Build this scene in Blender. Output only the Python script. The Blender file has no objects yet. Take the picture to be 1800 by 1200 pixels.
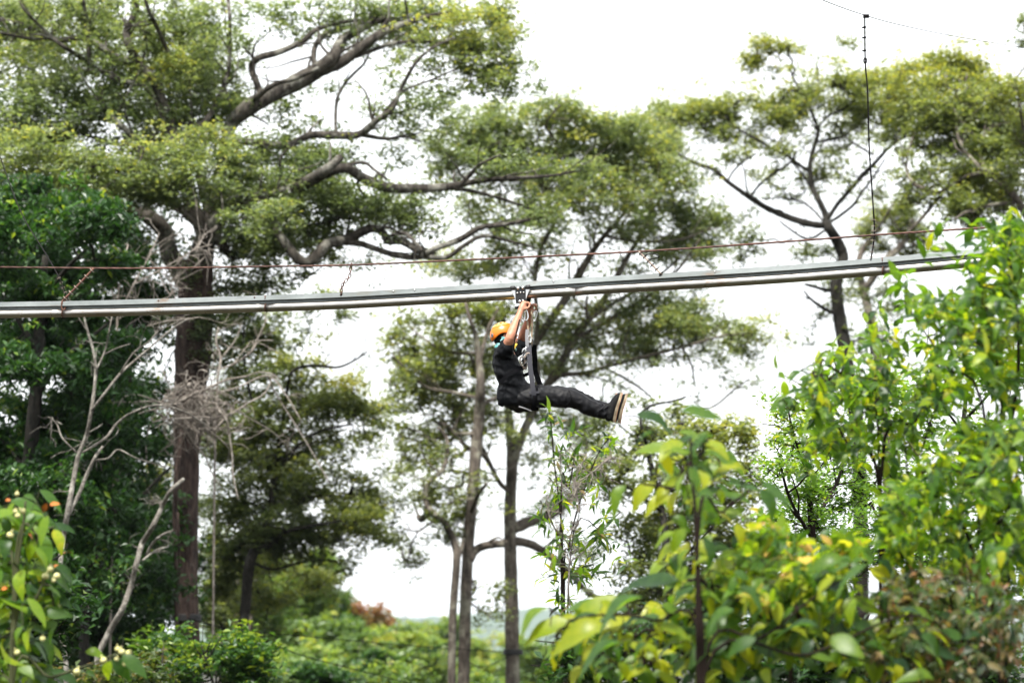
import bpy, bmesh, math, random
import numpy as np
from mathutils import Vector, Matrix, noise as mnoise

random.seed(7)
rng = np.random.default_rng(11)
SC = bpy.context.scene
COL = SC.collection

# ------------------------------------------------------------------ camera, sky, sun, exposure
CZ = 20.0                                   # camera height (the eye of someone on the hillside)
FPX = 5000.0                                # 100 mm lens on 36 mm film, in pixels of an 1800 px wide frame
PITCH = math.atan(530.0 / FPX)
CAM_FOCUS = 25.35
cam_data = bpy.data.cameras.new("camera")
cam_data.lens = 100.0
cam_data.sensor_width = 36.0
cam_data.clip_start = 0.1
cam_data.clip_end = 14000.0
cam_data.dof.use_dof = True
cam_data.dof.focus_distance = 25.55
cam_data.dof.aperture_fstop = 1.9
cam = bpy.data.objects.new("camera", cam_data)
cam.location = (0, 0, CZ)
cam.rotation_euler = (math.pi / 2 + PITCH, 0, 0)
COL.objects.link(cam)
SC.camera = cam

SUN_EL, SUN_AZ = math.radians(62), math.radians(205)   # high, behind and left of the camera
world = bpy.data.worlds.new("World")
SC.world = world
world.use_nodes = True
wn = world.node_tree
wn.nodes.clear()
w_out = wn.nodes.new("ShaderNodeOutputWorld")
w_bg = wn.nodes.new("ShaderNodeBackground")
w_sky = wn.nodes.new("ShaderNodeTexSky")
w_sky.sky_type = 'NISHITA'
w_sky.sun_disc = False
w_sky.sun_elevation = SUN_EL
w_sky.sun_rotation = SUN_AZ
w_sky.air_density = 1.0
w_sky.dust_density = 3.0
w_mix = wn.nodes.new("ShaderNodeMixRGB")
w_mix.inputs[0].default_value = 0.9         # thin even cloud cover over the blue
w_mix.inputs[2].default_value = (9.6, 9.8, 9.9, 1)
wn.links.new(w_sky.outputs[0], w_mix.inputs[1])
wn.links.new(w_mix.outputs[0], w_bg.inputs[0])
w_bg.inputs[1].default_value = 0.085
wn.links.new(w_bg.outputs[0], w_out.inputs[0])

sun_data = bpy.data.lights.new("sun", 'SUN')
sun_data.energy = 4.2
sun_data.angle = math.radians(6)
sun_data.color = (1.0, 0.965, 0.90)
sun = bpy.data.objects.new("sun", sun_data)
sd = Vector((math.sin(SUN_AZ) * math.cos(SUN_EL), math.cos(SUN_AZ) * math.cos(SUN_EL), math.sin(SUN_EL)))
sun.rotation_euler = sd.to_track_quat('Z', 'Y').to_euler()
sun.location = (0, 0, 80)
COL.objects.link(sun)

SC.view_settings.view_transform = 'Standard'
SC.view_settings.look = 'None'
SC.view_settings.gamma = 1.0
SC.view_settings.exposure = 1.25
SC.render.engine = 'CYCLES'
SC.cycles.use_denoising = True
SC.cycles.max_bounces = 6
SC.cycles.diffuse_bounces = 3
SC.cycles.glossy_bounces = 2
SC.cycles.transmission_bounces = 4
SC.cycles.transparent_max_bounces = 4
SC.cycles.volume_bounces = 0
SC.cycles.caustics_reflective = False
SC.cycles.caustics_refractive = False

# ------------------------------------------------------------------ geometry helpers
CP, SP_ = math.cos(PITCH), math.sin(PITCH)
def P(px, py, d):
    """point of the place that stands d metres in front of the camera in direction px, py"""
    x = (px - 900.0) / FPX
    y = (600.0 - py) / FPX
    t = d / (CP - y * SP_)
    return np.array([x * t, d, CZ + (SP_ + y * CP) * t])
def PX(d):
    return d / FPX                           # metres per photo pixel at distance d

def sig(v):
    return 1 / (1 + math.exp(-max(-60, min(60, v))))
def terrain(x, y):
    r = 18.2 - 7.5 * sig((y - 34) / 7.0) - 12.0 * sig((y - 120) / 25.0)
    lx = sig(-(x + 3.0) / 1.1)
    ly = sig((y - 36) / 4.0) * sig(-(y - 110) / 15.0)
    r += 8.3 * lx * ly
    r += 0.35 * math.sin(x * 0.55 + 1.3) * math.sin(y * 0.21) + 0.15 * math.sin(x * 1.7 + y * 0.9)
    return r

def make_mesh(name, V, Fs, smooth=False, attrs=None, mats=()):
    V = np.asarray(V, dtype=np.float32)
    Fs = np.asarray(Fs, dtype=np.int32)
    me = bpy.data.meshes.new(name)
    k = Fs.shape[1]
    me.vertices.add(len(V)); me.vertices.foreach_set("co", V.ravel())
    me.loops.add(Fs.size); me.loops.foreach_set("vertex_index", Fs.ravel())
    me.polygons.add(len(Fs)); me.polygons.foreach_set("loop_start", np.arange(0, Fs.size, k, dtype=np.int32))
    if attrs:
        for an, av in attrs.items():
            a = me.attributes.new(an, 'FLOAT', 'POINT')
            a.data.foreach_set("value", np.asarray(av, dtype=np.float32))
    me.update(calc_edges=True)
    me.polygons.foreach_set("use_smooth", np.full(len(Fs), bool(smooth)))
    for m in mats:
        me.materials.append(m)
    return me

def link(name, me, parent=None, mat=None):
    o = bpy.data.objects.new(name, me)
    COL.objects.link(o)
    if mat is not None and not me.materials:
        me.materials.append(mat)
    if parent is not None:
        o.parent = parent
        o.matrix_parent_inverse = Matrix.Translation(-Vector(parent.location))
    return o

def thing(name, label, cat, loc=(0, 0, 0), group=None):
    o = bpy.data.objects.new(name, None)
    o.empty_display_size = 0.2
    COL.objects.link(o)
    o.location = Vector([float(c) for c in loc])
    o["label"] = label; o["category"] = cat
    if group:
        o["group"] = group
    return o
def tag(o, label, cat, group=None):
    o["label"] = label; o["category"] = cat
    if group:
        o["group"] = group
    return o

def catmull(pts, n_per=6):
    pts = np.asarray(pts, float)
    if len(pts) < 3:
        t = np.linspace(0, 1, n_per + 1)[:, None]
        return pts[0] * (1 - t) + pts[-1] * t
    P0 = np.vstack([2 * pts[0] - pts[1], pts, 2 * pts[-1] - pts[-2]])
    out = []
    for i in range(1, len(P0) - 2):
        a, b, c, d = P0[i - 1], P0[i], P0[i + 1], P0[i + 2]
        for s in range(n_per):
            t = s / n_per
            out.append(0.5 * (2 * b + (c - a) * t + (2 * a - 5 * b + 4 * c - d) * t * t + (3 * b - a - 3 * c + d) * t ** 3))
    out.append(pts[-1])
    return np.array(out)

def tube(pts, rad, sides=8, cap=True, bump=0.0, squash=None):
    """swept round section; returns V, quads"""
    pts = np.asarray(pts, float); n = len(pts)
    rad = np.broadcast_to(np.asarray(rad, float), (n,))
    tg = np.gradient(pts, axis=0)
    tg /= np.linalg.norm(tg, axis=1)[:, None] + 1e-12
    ref = np.array([0, 0, 1.0]) if abs(tg[0][2]) < 0.9 else np.array([0, 1.0, 0])
    u = np.cross(tg[0], ref); u /= np.linalg.norm(u)
    V = np.zeros((n, sides, 3))
    ang = np.arange(sides) * 2 * math.pi / sides
    ca, sa = np.cos(ang), np.sin(ang)
    for i in range(n):
        u = u - tg[i] * np.dot(u, tg[i]); u /= np.linalg.norm(u) + 1e-12
        v = np.cross(tg[i], u)
        rr = rad[i] * (1 + (bump * rng.standard_normal(sides) if bump else 0))
        V[i] = pts[i] + np.outer(ca * rr, u) + np.outer(sa * rr, v)
    V = V.reshape(-1, 3)
    i = np.arange(n - 1)[:, None] * sides; j = np.arange(sides)[None, :]; j2 = (j + 1) % sides
    Fq = np.stack([i + j, i + j2, i + sides + j2, i + sides + j], axis=-1).reshape(-1, 4)
    if cap:
        V = np.vstack([V, pts[0], pts[-1]])
        c0, c1 = len(V) - 2, len(V) - 1
        j0 = np.arange(0, sides, 2); e = (n - 1) * sides
        qa = np.stack([(j0 + 2) % sides, j0 + 1, j0, np.full(len(j0), c0)], 1)
        qb = np.stack([e + j0, e + j0 + 1, e + (j0 + 2) % sides, np.full(len(j0), c1)], 1)
        Fq = np.vstack([Fq, qa, qb])
    return V, Fq

class MB:
    """collects quads of one part"""
    def __init__(s):
        s.V, s.F, s.n = [], [], 0
    def add(s, V, Fq):
        s.V.append(np.asarray(V, float)); s.F.append(np.asarray(Fq, int) + s.n); s.n += len(V)
        return s
    def tube(s, pts, rad, sides=8, **k):
        return s.add(*tube(pts, rad, sides, **k))
    def box(s, c, sx, sy, sz, R=None):
        q = np.array([[x, y, z] for x in (-1, 1) for y in (-1, 1) for z in (-1, 1)], float) * np.array([sx, sy, sz]) / 2
        if R is not None:
            q = q @ np.asarray(R).T
        f = [[0, 1, 3, 2], [4, 6, 7, 5], [0, 4, 5, 1], [2, 3, 7, 6], [0, 2, 6, 4], [1, 5, 7, 3]]
        return s.add(q + np.asarray(c), f)
    def ball(s, c, r, nu=10, nv=6, R=None):
        r = np.broadcast_to(np.asarray(r, float), (3,))
        V = []
        for i in range(nv + 1):
            th = math.pi * (i + 0.02) / (nv + 0.04)
            for j in range(nu):
                ph = 2 * math.pi * j / nu
                V.append([math.sin(th) * math.cos(ph), math.sin(th) * math.sin(ph), math.cos(th)])
        V = np.array(V) * r
        if R is not None:
            V = V @ np.asarray(R).T
        Fq = [[i * nu + j, (i + 1) * nu + j, (i + 1) * nu + (j + 1) % nu, i * nu + (j + 1) % nu] for i in range(nv) for j in range(nu)]
        return s.add(V + np.asarray(c), Fq)
    def ring(s, c, R, r, axis_u, axis_v, sides=6, n=14, arc=2 * math.pi):
        t = np.linspace(0, arc, n + 1)
        pts = np.asarray(c) + np.outer(np.cos(t) * R[0], axis_u) + np.outer(np.sin(t) * R[1], axis_v)
        return s.tube(pts, r, sides, cap=False)
    def build(s, name, mat, parent=None, smooth=True):
        me = make_mesh(name, np.vstack(s.V), np.vstack(s.F), smooth, None, (mat,))
        return link(name, me, parent)

# ------------------------------------------------------------------ materials
def new_mat(name):
    m = bpy.data.materials.new(name); m.use_nodes = True
    nt = m.node_tree; nt.nodes.clear()
    out = nt.nodes.new("ShaderNodeOutputMaterial")
    return m, nt, out
def N(nt, t, **kw):
    n = nt.nodes.new(t)
    for k, v in kw.items():
        setattr(n, k, v)
    return n
def ramp(nt, fac, stops):
    r = N(nt, "ShaderNodeValToRGB")
    el = r.color_ramp.elements
    while len(el) < len(stops):
        el.new(0.5)
    for e, (p, c) in zip(el, stops):
        e.position = p; e.color = (c[0], c[1], c[2], 1)
    nt.links.new(fac, r.inputs[0])
    return r.outputs[0]
def noise_tex(nt, scale, detail=4, rough=0.55, vec=None, stretch=None, coord='Object'):
    tc = N(nt, "ShaderNodeTexCoord")
    v = tc.outputs[coord]
    if stretch is not None:
        mp = N(nt, "ShaderNodeMapping"); mp.inputs['Scale'].default_value = stretch
        nt.links.new(v, mp.inputs[0]); v = mp.outputs[0]
    n = N(nt, "ShaderNodeTexNoise")
    n.inputs['Scale'].default_value = scale; n.inputs['Detail'].default_value = detail; n.inputs['Roughness'].default_value = rough
    nt.links.new(v, n.inputs['Vector'])
    return n.outputs['Fac']
def bump(nt, h, strength, dist=0.02):
    b = N(nt, "ShaderNodeBump"); b.inputs['Strength'].default_value = strength; b.inputs['Distance'].default_value = dist
    nt.links.new(h, b.inputs['Height'])
    return b.outputs[0]

def leaf_mat(name, stops, trans_stops, trans=0.4, rough=0.42, spec=0.5, source='attr', noise_scale=None):
    """leaf blade: glossy upper skin plus light coming through"""
    m, nt, out = new_mat(name)
    if source == 'attr':
        a = N(nt, "ShaderNodeAttribute"); a.attribute_name = "tint"; fac = a.outputs['Fac']
    else:
        a = N(nt, "ShaderNodeObjectInfo"); fac = a.outputs['Random']
    if noise_scale:
        nz = noise_tex(nt, noise_scale, 2)
        ma = N(nt, "ShaderNodeMath", operation='MULTIPLY_ADD'); ma.inputs[1].default_value = 0.35; ma.inputs[2].default_value = -0.17
        nt.links.new(nz, ma.inputs[0])
        ad = N(nt, "ShaderNodeMath", operation='ADD'); nt.links.new(fac, ad.inputs[0]); nt.links.new(ma.outputs[0], ad.inputs[1]); ad.use_clamp = True
        fac = ad.outputs[0]
    c1 = ramp(nt, fac, stops); c2 = ramp(nt, fac, trans_stops)
    b = N(nt, "ShaderNodeBsdfPrincipled")
    nt.links.new(c1, b.inputs['Base Color'])
    b.inputs['Roughness'].default_value = rough
    b.inputs['Specular IOR Level'].default_value = spec
    t = N(nt, "ShaderNodeBsdfTranslucent"); nt.links.new(c2, t.inputs[0])
    mx = N(nt, "ShaderNodeMixShader"); mx.inputs[0].default_value = trans
    nt.links.new(b.outputs[0], mx.inputs[1]); nt.links.new(t.outputs[0], mx.inputs[2])
    nt.links.new(mx.outputs[0], out.inputs[0])
    return m

def solid(name, col, rough=0.6, metal=0.0, spec=0.4, nscale=None, ncol=None, bmp=0.0, bscale=40, sheen=0.0):
    m, nt, out = new_mat(name)
    b = N(nt, "ShaderNodeBsdfPrincipled")
    b.inputs['Base Color'].default_value = (*col, 1)
    b.inputs['Roughness'].default_value = rough
    b.inputs['Metallic'].default_value = metal
    b.inputs['Specular IOR Level'].default_value = spec
    if sheen:
        b.inputs['Sheen Weight'].default_value = sheen
    if nscale:
        nz = noise_tex(nt, nscale, 4)
        nt.links.new(ramp(nt, nz, [(0.35, col), (0.68, ncol)]), b.inputs['Base Color'])
    if bmp:
        nt.links.new(bump(nt, noise_tex(nt, bscale, 3), bmp, 0.01), b.inputs['Normal'])
    nt.links.new(b.outputs[0], out.inputs[0])
    return m

def bark(name, dark, light, lichen, lich_amt=0.62, scale=6.0):
    m, nt, out = new_mat(name)
    b = N(nt, "ShaderNodeBsdfPrincipled"); b.inputs['Roughness'].default_value = 0.9; b.inputs['Specular IOR Level'].default_value = 0.2
    n1 = noise_tex(nt, scale, 6, 0.65, stretch=(3, 3, 0.8))
    c = ramp(nt, n1, [(0.36, dark), (0.62, light)])
    n2 = noise_tex(nt, scale * 0.55, 5, 0.7)
    f = ramp(nt, n2, [(lich_amt - 0.06, (0, 0, 0)), (lich_amt + 0.06, (1, 1, 1))])
    mx = N(nt, "ShaderNodeMixRGB"); nt.links.new(f, mx.inputs[0]); nt.links.new(c, mx.inputs[1]); mx.inputs[2].default_value = (*lichen, 1)
    nt.links.new(mx.outputs[0], b.inputs['Base Color'])
    nt.links.new(bump(nt, n1, 0.9, 0.04), b.inputs['Normal'])
    nt.links.new(b.outputs[0], out.inputs[0])
    return m

M = {}
# broadleaf crowns: tint 0 = dark old leaf, 1 = fresh yellow leaf
M['olive'] = leaf_mat('leaf_olive', [(0, (.030, .050, .018)), (.5, (.108, .142, .054)), (.85, (.19, .225, .065)), (1, (.29, .295, .045))],
                      [(0, (.07, .11, .02)), (.5, (.26, .32, .06)), (.85, (.47, .52, .07)), (1, (.64, .60, .05))], .47, .40, .75)
M['sage'] = leaf_mat('leaf_sage', [(0, (.024, .042, .018)), (.5, (.112, .150, .074)), (.85, (.205, .245, .112)), (1, (.31, .315, .07))],
                     [(0, (.06, .10, .02)), (.5, (.25, .33, .08)), (.85, (.45, .53, .11)), (1, (.62, .61, .07))], .46, .38, .8)
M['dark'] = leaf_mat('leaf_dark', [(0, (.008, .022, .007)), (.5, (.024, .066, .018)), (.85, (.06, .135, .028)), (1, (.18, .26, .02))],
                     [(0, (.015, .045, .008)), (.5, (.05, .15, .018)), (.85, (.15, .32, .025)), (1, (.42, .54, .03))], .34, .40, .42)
M['fresh'] = leaf_mat('leaf_fresh', [(0, (.022, .060, .010)), (.5, (.085, .18, .018)), (.85, (.16, .28, .02)), (1, (.32, .34, .02))],
                      [(0, (.06, .15, .012)), (.5, (.26, .48, .03)), (.85, (.46, .66, .03)), (1, (.72, .70, .04))], .48, .36, .8)
M['far'] = leaf_mat('leaf_far', [(0, (.03, .065, .02)), (.5, (.095, .165, .05)), (.85, (.17, .25, .06)), (1, (.27, .30, .05))],
                    [(0, (.06, .13, .02)), (.5, (.22, .35, .045)), (.85, (.40, .52, .055)), (1, (.64, .60, .05))], .45, .45, .6)
M['fore'] = leaf_mat('leaf_fore', [(0, (.012, .040, .010)), (.5, (.048, .115, .012)), (.86, (.13, .215, .013)), (.975, (.25, .31, .015)), (1, (.32, .32, .02))],
                     [(0, (.05, .13, .012)), (.5, (.22, .42, .014)), (.86, (.44, .60, .014)), (.975, (.72, .76, .02)), (1, (.80, .74, .03))], .46, .40, .28, source='obj', noise_scale=9)
M['bigleaf'] = leaf_mat('leaf_big', [(0, (.008, .030, .009)), (.38, (.034, .088, .010)), (.7, (.11, .18, .008)), (1, (.26, .28, .008))],
                        [(0, (.04, .12, .01)), (.38, (.20, .40, .012)), (.7, (.48, .60, .012)), (1, (.74, .72, .015))], .44, .42, .34, source='obj', noise_scale=7)
M['yellowbush'] = leaf_mat('leaf_yellow', [(0, (.020, .065, .010)), (.6, (.075, .155, .011)), (.92, (.22, .26, .013)), (1, (.42, .22, .07))],
                           [(0, (.14, .30, .014)), (.6, (.42, .60, .018)), (.92, (.72, .70, .03)), (1, (.88, .50, .2))], .46, .42, .28, source='obj')
M['brownbush'] = leaf_mat('leaf_brown', [(0, (.02, .035, .010)), (.45, (.05, .085, .015)), (.75, (.14, .11, .03)), (1, (.22, .09, .03))],
                          [(0, (.04, .08, .01)), (.45, (.13, .23, .02)), (.75, (.36, .26, .05)), (1, (.48, .18, .05))], .38, .42, .6)
M['bark_big'] = bark('bark_big', (.016, .013, .011), (.075, .066, .055), (.22, .215, .185), .57, 4.0)
M['bark_red'] = bark('bark_red', (.014, .009, .008), (.070, .048, .040), (.12, .10, .088), .66, 5.0)
M['bark_mid'] = bark('bark_mid', (.038, .031, .026), (.13, .11, .09), (.22, .21, .165), .58, 5.0)
M['bark_dark'] = bark('bark_dark', (.009, .008, .007), (.034, .031, .026), (.08, .078, .065), .66, 6.0)
M['bark_moss'] = bark('bark_moss', (.06, .055, .03), (.15, .14, .07), (.24, .23, .11), .55, 7.0)
M['deadwood'] = bark('deadwood', (.07, .061, .052), (.20, .185, .16), (.30, .285, .25), .57, 14.0)
M['vine'] = bark('vine_wood', (.14, .12, .10), (.32, .28, .245), (.40, .36, .32), .58, 20.0)
M['stem'] = solid('stem', (.014, .009, .007), .85, spec=.12)
M['stem_green'] = solid('stem_green', (.045, .05, .02), .75, spec=.2)
M['brownleaf'] = leaf_mat('leaf_brown_near', [(0, (.008, .022, .006)), (.55, (.030, .062, .012)), (.85, (.075, .075, .022)), (1, (.20, .13, .06))],
                          [(0, (.03, .08, .01)), (.55, (.13, .26, .02)), (.85, (.30, .28, .05)), (1, (.50, .34, .16))], .40, .42, .3, source='obj')
# ------------------------------------------------------------------ foliage
LEAF_K = 1.62
def unit(a):
    return a / (np.linalg.norm(a, axis=-1, keepdims=True) + 1e-9)

def leaf_quads(C, size, tint, up=0.75, droop=0.15, wr=0.5, fold=0.18, size_var=0.25):
    """small leaves as folded rhombs around the points C"""
    n = len(C)
    th = rng.uniform(0, 2 * math.pi, n)
    d = np.stack([np.cos(th), np.sin(th), rng.normal(-droop, 0.35, n)], 1); d = unit(d)
    nn = np.stack([rng.normal(0, 1, n), rng.normal(0, 1, n), np.abs(rng.normal(0, 1, n)) + up * 2.0], 1)
    nn = unit(nn - d * np.sum(nn * d, 1)[:, None])
    w = np.cross(nn, d)
    L = (size * (1 + size_var * rng.standard_normal(n)).clip(0.45, 1.7))[:, None]
    W = L * wr * rng.uniform(0.8, 1.2, n)[:, None]
    base = C - d * L * 0.5; tip = C + d * L * 0.5 - nn * L * 0.12
    mid = C - d * L * 0.06
    s1 = mid + w * W * 0.5 + nn * W * fold; s2 = mid - w * W * 0.5 + nn * W * fold
    V = np.stack([base, s1, tip, s2], 1).reshape(-1, 3)
    Fq = np.arange(4 * n).reshape(n, 4)
    return V, Fq, np.repeat(tint, 4)

def grow_twigs(nodes, targets, r_tip, sides=4):
    """thin branchlets: every target joins the nearest wood already there"""
    mb = MB()
    if len(targets) == 0:
        return mb
    nodes = np.asarray(nodes); targets = np.asarray(targets)
    if len(targets) > 1150:
        targets = targets[rng.choice(len(targets), 1150, replace=False)]
    if len(nodes) > 900:
        nodes = nodes[rng.choice(len(nodes), 900, replace=False)]
    k = len(nodes); n = len(targets)
    A = np.vstack([nodes, targets])
    D = np.linalg.norm(A[:, None, :] - targets[None, :, :], axis=2)
    best = np.full(n, 1e9); par = np.zeros(n, int); done = np.zeros(n, bool)
    dn = D[:k]
    best = dn.min(0) * 1.0; par = dn.argmin(0)
    order = []
    for _ in range(n):
        i = int(np.argmin(np.where(done, 1e9, best)))
        done[i] = True; order.append(i)
        dd = D[k + i] * 1.12
        m = (~done) & (dd < best)
        best[m] = dd[m]; par[m] = k + i
    cnt = np.ones(n)
    for i in reversed(order):
        if par[i] >= k:
            cnt[par[i] - k] += cnt[i]
    for i in order:
        a = A[par[i]]; b = targets[i]
        L = np.linalg.norm(b - a)
        if L < 1e-4:
            continue
        m1 = a * .65 + b * .35 + rng.normal(0, .07, 3) * L + np.array([0, 0, -.05 * L])
        m2 = a * .3 + b * .7 + rng.normal(0, .07, 3) * L
        r0 = r_tip * min(cnt[i], 60) ** 0.42
        r1 = r_tip * max(min(cnt[i], 60) - 1, 1) ** 0.42 * .85
        mb.tube(np.array([a, m1, m2, b]), np.array([r0 * 1.15, r0, (r0 + r1) / 2, r1]), sides, cap=False)
    return mb

def resolve_limbs(d0, trunk, limbs, spread):
    """give every traced limb its own depth; returns lists of (pts3d, radii, px)"""
    known = []                                   # px, py, d
    out = []
    def run(poly, first, dend):
        pl = np.array([(q[0], q[1], q[2]) for q in poly], float)
        seg = np.r_[0, np.cumsum(np.hypot(np.diff(pl[:, 0]), np.diff(pl[:, 1])))]
        t = seg / max(seg[-1], 1e-6)
        ds = first + (dend - first) * t + np.r_[0, rng.normal(0, .12, len(pl) - 1)]
        ds[0] = first
        p3 = np.array([P(a, b, d) for (a, b, _), d in zip(pl, ds)])
        rr = pl[:, 2] / 2 * ds / FPX
        pts = catmull(np.column_stack([p3, rr]), 5)
        r = pts[:, 3].clip(0.004, None)
        for (a, b, _), d in zip(pl, ds):
            known.append((a, b, d))
        # finer px record for pads
        for i in range(len(pl) - 1):
            for f in (.33, .66):
                known.append((pl[i, 0] * (1 - f) + pl[i + 1, 0] * f, pl[i, 1] * (1 - f) + pl[i + 1, 1] * f, ds[i] * (1 - f) + ds[i + 1] * f))
        return pts[:, :3], r
    out.append(run(trunk, d0, d0 + rng.uniform(-.5, .5)))
    for lb in limbs:
        K = np.array(known)
        i = int(np.argmin(np.hypot(K[:, 0] - lb[0][0], K[:, 1] - lb[0][1])))
        if len(lb[0]) > 3:
            dend = d0 + lb[0][3]
        else:
            dend = K[i, 2] + rng.uniform(-spread, spread)
        out.append(run(lb, K[i, 2], dend))
    return out, np.array(known)

def tree(name, label, d0, trunk, limbs, pads, leaf=.085, mat='olive', barkm='bark_big', cat='tree', group=None,
         spread=2.0, clus_px=23, per=14, twig_r=.006, up=.75, wr=.5, tint_sd=.17, limb_mat=None, flat=.6, depth_k=.65, dcap=1.8, droop=.15,
         crown_name='crown', ground=True, root_flare=1.35, back=.7, void=-.11, shoot=1.0):
    seed_ = rng.uniform(0, 50)
    wood, known = resolve_limbs(d0, trunk, limbs, spread)
    base = wood[0][0][0].copy()
    if ground:
        base[2] = terrain(base[0], base[1]) - .15
    o = thing(name, label, cat, base, group)
    # trunk to the ground
    pts, rr = wood[0]
    if ground and pts[0][2] > base[2] + .3:
        m = pts[0] * .5 + base * .5 + np.array([rng.normal(0, .05), rng.normal(0, .05), 0])
        pts = np.vstack([base, base * .8 + m * .2, m, pts]); rr = np.r_[rr[0] * root_flare, rr[0] * 1.12, rr[0] * 1.04, rr]
    V, Fq = tube(pts, rr, 14, bump=.035)
    link('trunk', make_mesh('trunk', V, Fq, True, None, (M[barkm],)), o)
    for p, r in wood[1:]:
        V, Fq = tube(p, r, 10 if r.max() > .03 else 6, bump=.05)
        link('limb', make_mesh('limb', V, Fq, True, None, (M[limb_mat or barkm],)), o)
    if not pads:
        return o
    # side shoots: thin wandering branchlets off every limb
    shoots = MB(); extra = []
    pm0 = d0 / FPX
    for p, r in (wood[1:] if shoot else []):
        ln = np.linalg.norm(np.diff(p, axis=0), axis=1).sum() / pm0
        for _ in range(int(ln / 62 * shoot + rng.uniform(0, 1))):
            i = int(rng.integers(max(1, len(p) // 5), len(p) - 1))
            tg = unit(p[i + 1] - p[i - 1])
            v = unit(tg * .7 + np.array([rng.normal(0, .8), rng.normal(0, .6), rng.normal(.45, .5)]))
            sl = rng.uniform(35, 120) * pm0; q = [p[i]]
            for k in range(5):
                v = unit(v + rng.normal(0, .25, 3) + np.array([0, 0, .04])); q.append(q[-1] + v * sl / 5)
            q = np.array(q); r0 = min(max(r[i] * .45, .011), .03)
            shoots.tube(catmull(np.column_stack([q, np.linspace(r0, r0 * .35, 6)]), 2)[:, :3], np.linspace(r0, r0 * .35, 11), 5 + 1, cap=False)
            extra.append(q[2:])
    if shoots.n:
        shoots.build('branchlets', M[limb_mat or barkm], o)["kind"] = "stuff"
    nodes = np.vstack([w[0][max(0, len(w[0]) // 6):] for w in wood] + extra)
    C, Tn, CC = [], [], []
    for pd in pads:
        cx, cy, rx, ry, dens = pd[:5]
        tint = pd[5] if len(pd) > 5 else .5
        doff = pd[6] if len(pd) > 6 else rng.uniform(-.15, 1.6) * back
        i = int(np.argmin(np.hypot(known[:, 0] - cx, (known[:, 1] - cy) * 1.3)))
        dp = known[i, 2] + doff
        pm = dp / FPX
        c = P(cx, cy, dp)
        rd = min(rx * pm * depth_k, dcap)
        nc = max(2, int(round(dens * rx * ry * math.pi / (clus_px * clus_px * .20) + .3)))
        # centres spread through a flattened ellipsoid
        q = rng.normal(0, 1, (nc, 3)); q = unit(q) * np.where(rng.uniform(0, 1, nc) < .64, rng.uniform(0, 1, nc) ** .42, np.abs(rng.normal(0, .6, nc)) + .75)[:, None]
        cen = c + q * np.array([rx * pm, rd, ry * pm])
        fr = 1.0 / (34 * pm)
        keep = np.array([mnoise.noise(Vector((x * fr + seed_, y * fr * .6, z * fr * 1.5))) > void for x, y, z in cen])
        if keep.sum() < 2: keep[:2] = True
        cen = cen[keep]; q = q[keep]; nc = len(cen)
        ct = tint + rng.normal(0, .09, nc) + .10 * q[:, 2]
        for cc, tt in zip(cen, ct):
            nl = max(4, int(per * LEAF_K * rng.uniform(.55, 1.5)))
            g = rng.normal(0, .5, (nl, 3)) * np.array([1, 1, flat]) * clus_px * pm
            C.append(cc + g)
            Tn.append(np.clip(tt + rng.normal(0, tint_sd, nl), 0, 1))
            CC.append(cc - np.array([0, 0, .25 * clus_px * pm]))
    C = np.vstack(C); Tn = np.concatenate(Tn)
    V, Fq, T = leaf_quads(C, leaf, Tn, up=up, wr=wr, droop=droop)
    cr = link(crown_name, make_mesh('leaves', V, Fq, False, {'tint': T}, (M[mat],)), o)
    cr["kind"] = "stuff"
    tw = grow_twigs(nodes, np.array(CC), twig_r)
    if tw.n:
        t_ = tw.build('twigs', M[limb_mat or barkm], o)
        t_["kind"] = "stuff"
    return o

def grid_pads(x0, x1, y0, y1, step, rx, ry, dens, tint, gaps=(), jit=.35, dr=(0, 3)):
    out = []
    y = y0
    while y <= y1:
        x = x0 + (step * .5 if int((y - y0) / step) % 2 else 0)
        while x <= x1:
            a = x + rng.normal(0, step * jit); b = y + rng.normal(0, step * jit)
            if not any(((a - g[0]) / (g[2] + rx * .3)) ** 2 + ((b - g[1]) / (g[3] + ry * .3)) ** 2 < 1 for g in gaps):
                out.append((a, b, rx * rng.uniform(.7, 1.3), ry * rng.uniform(.7, 1.3), dens, np.clip(tint + rng.normal(0, .1), 0, 1), rng.uniform(*dr)))
            x += step
        y += step * .8
    return out

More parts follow.
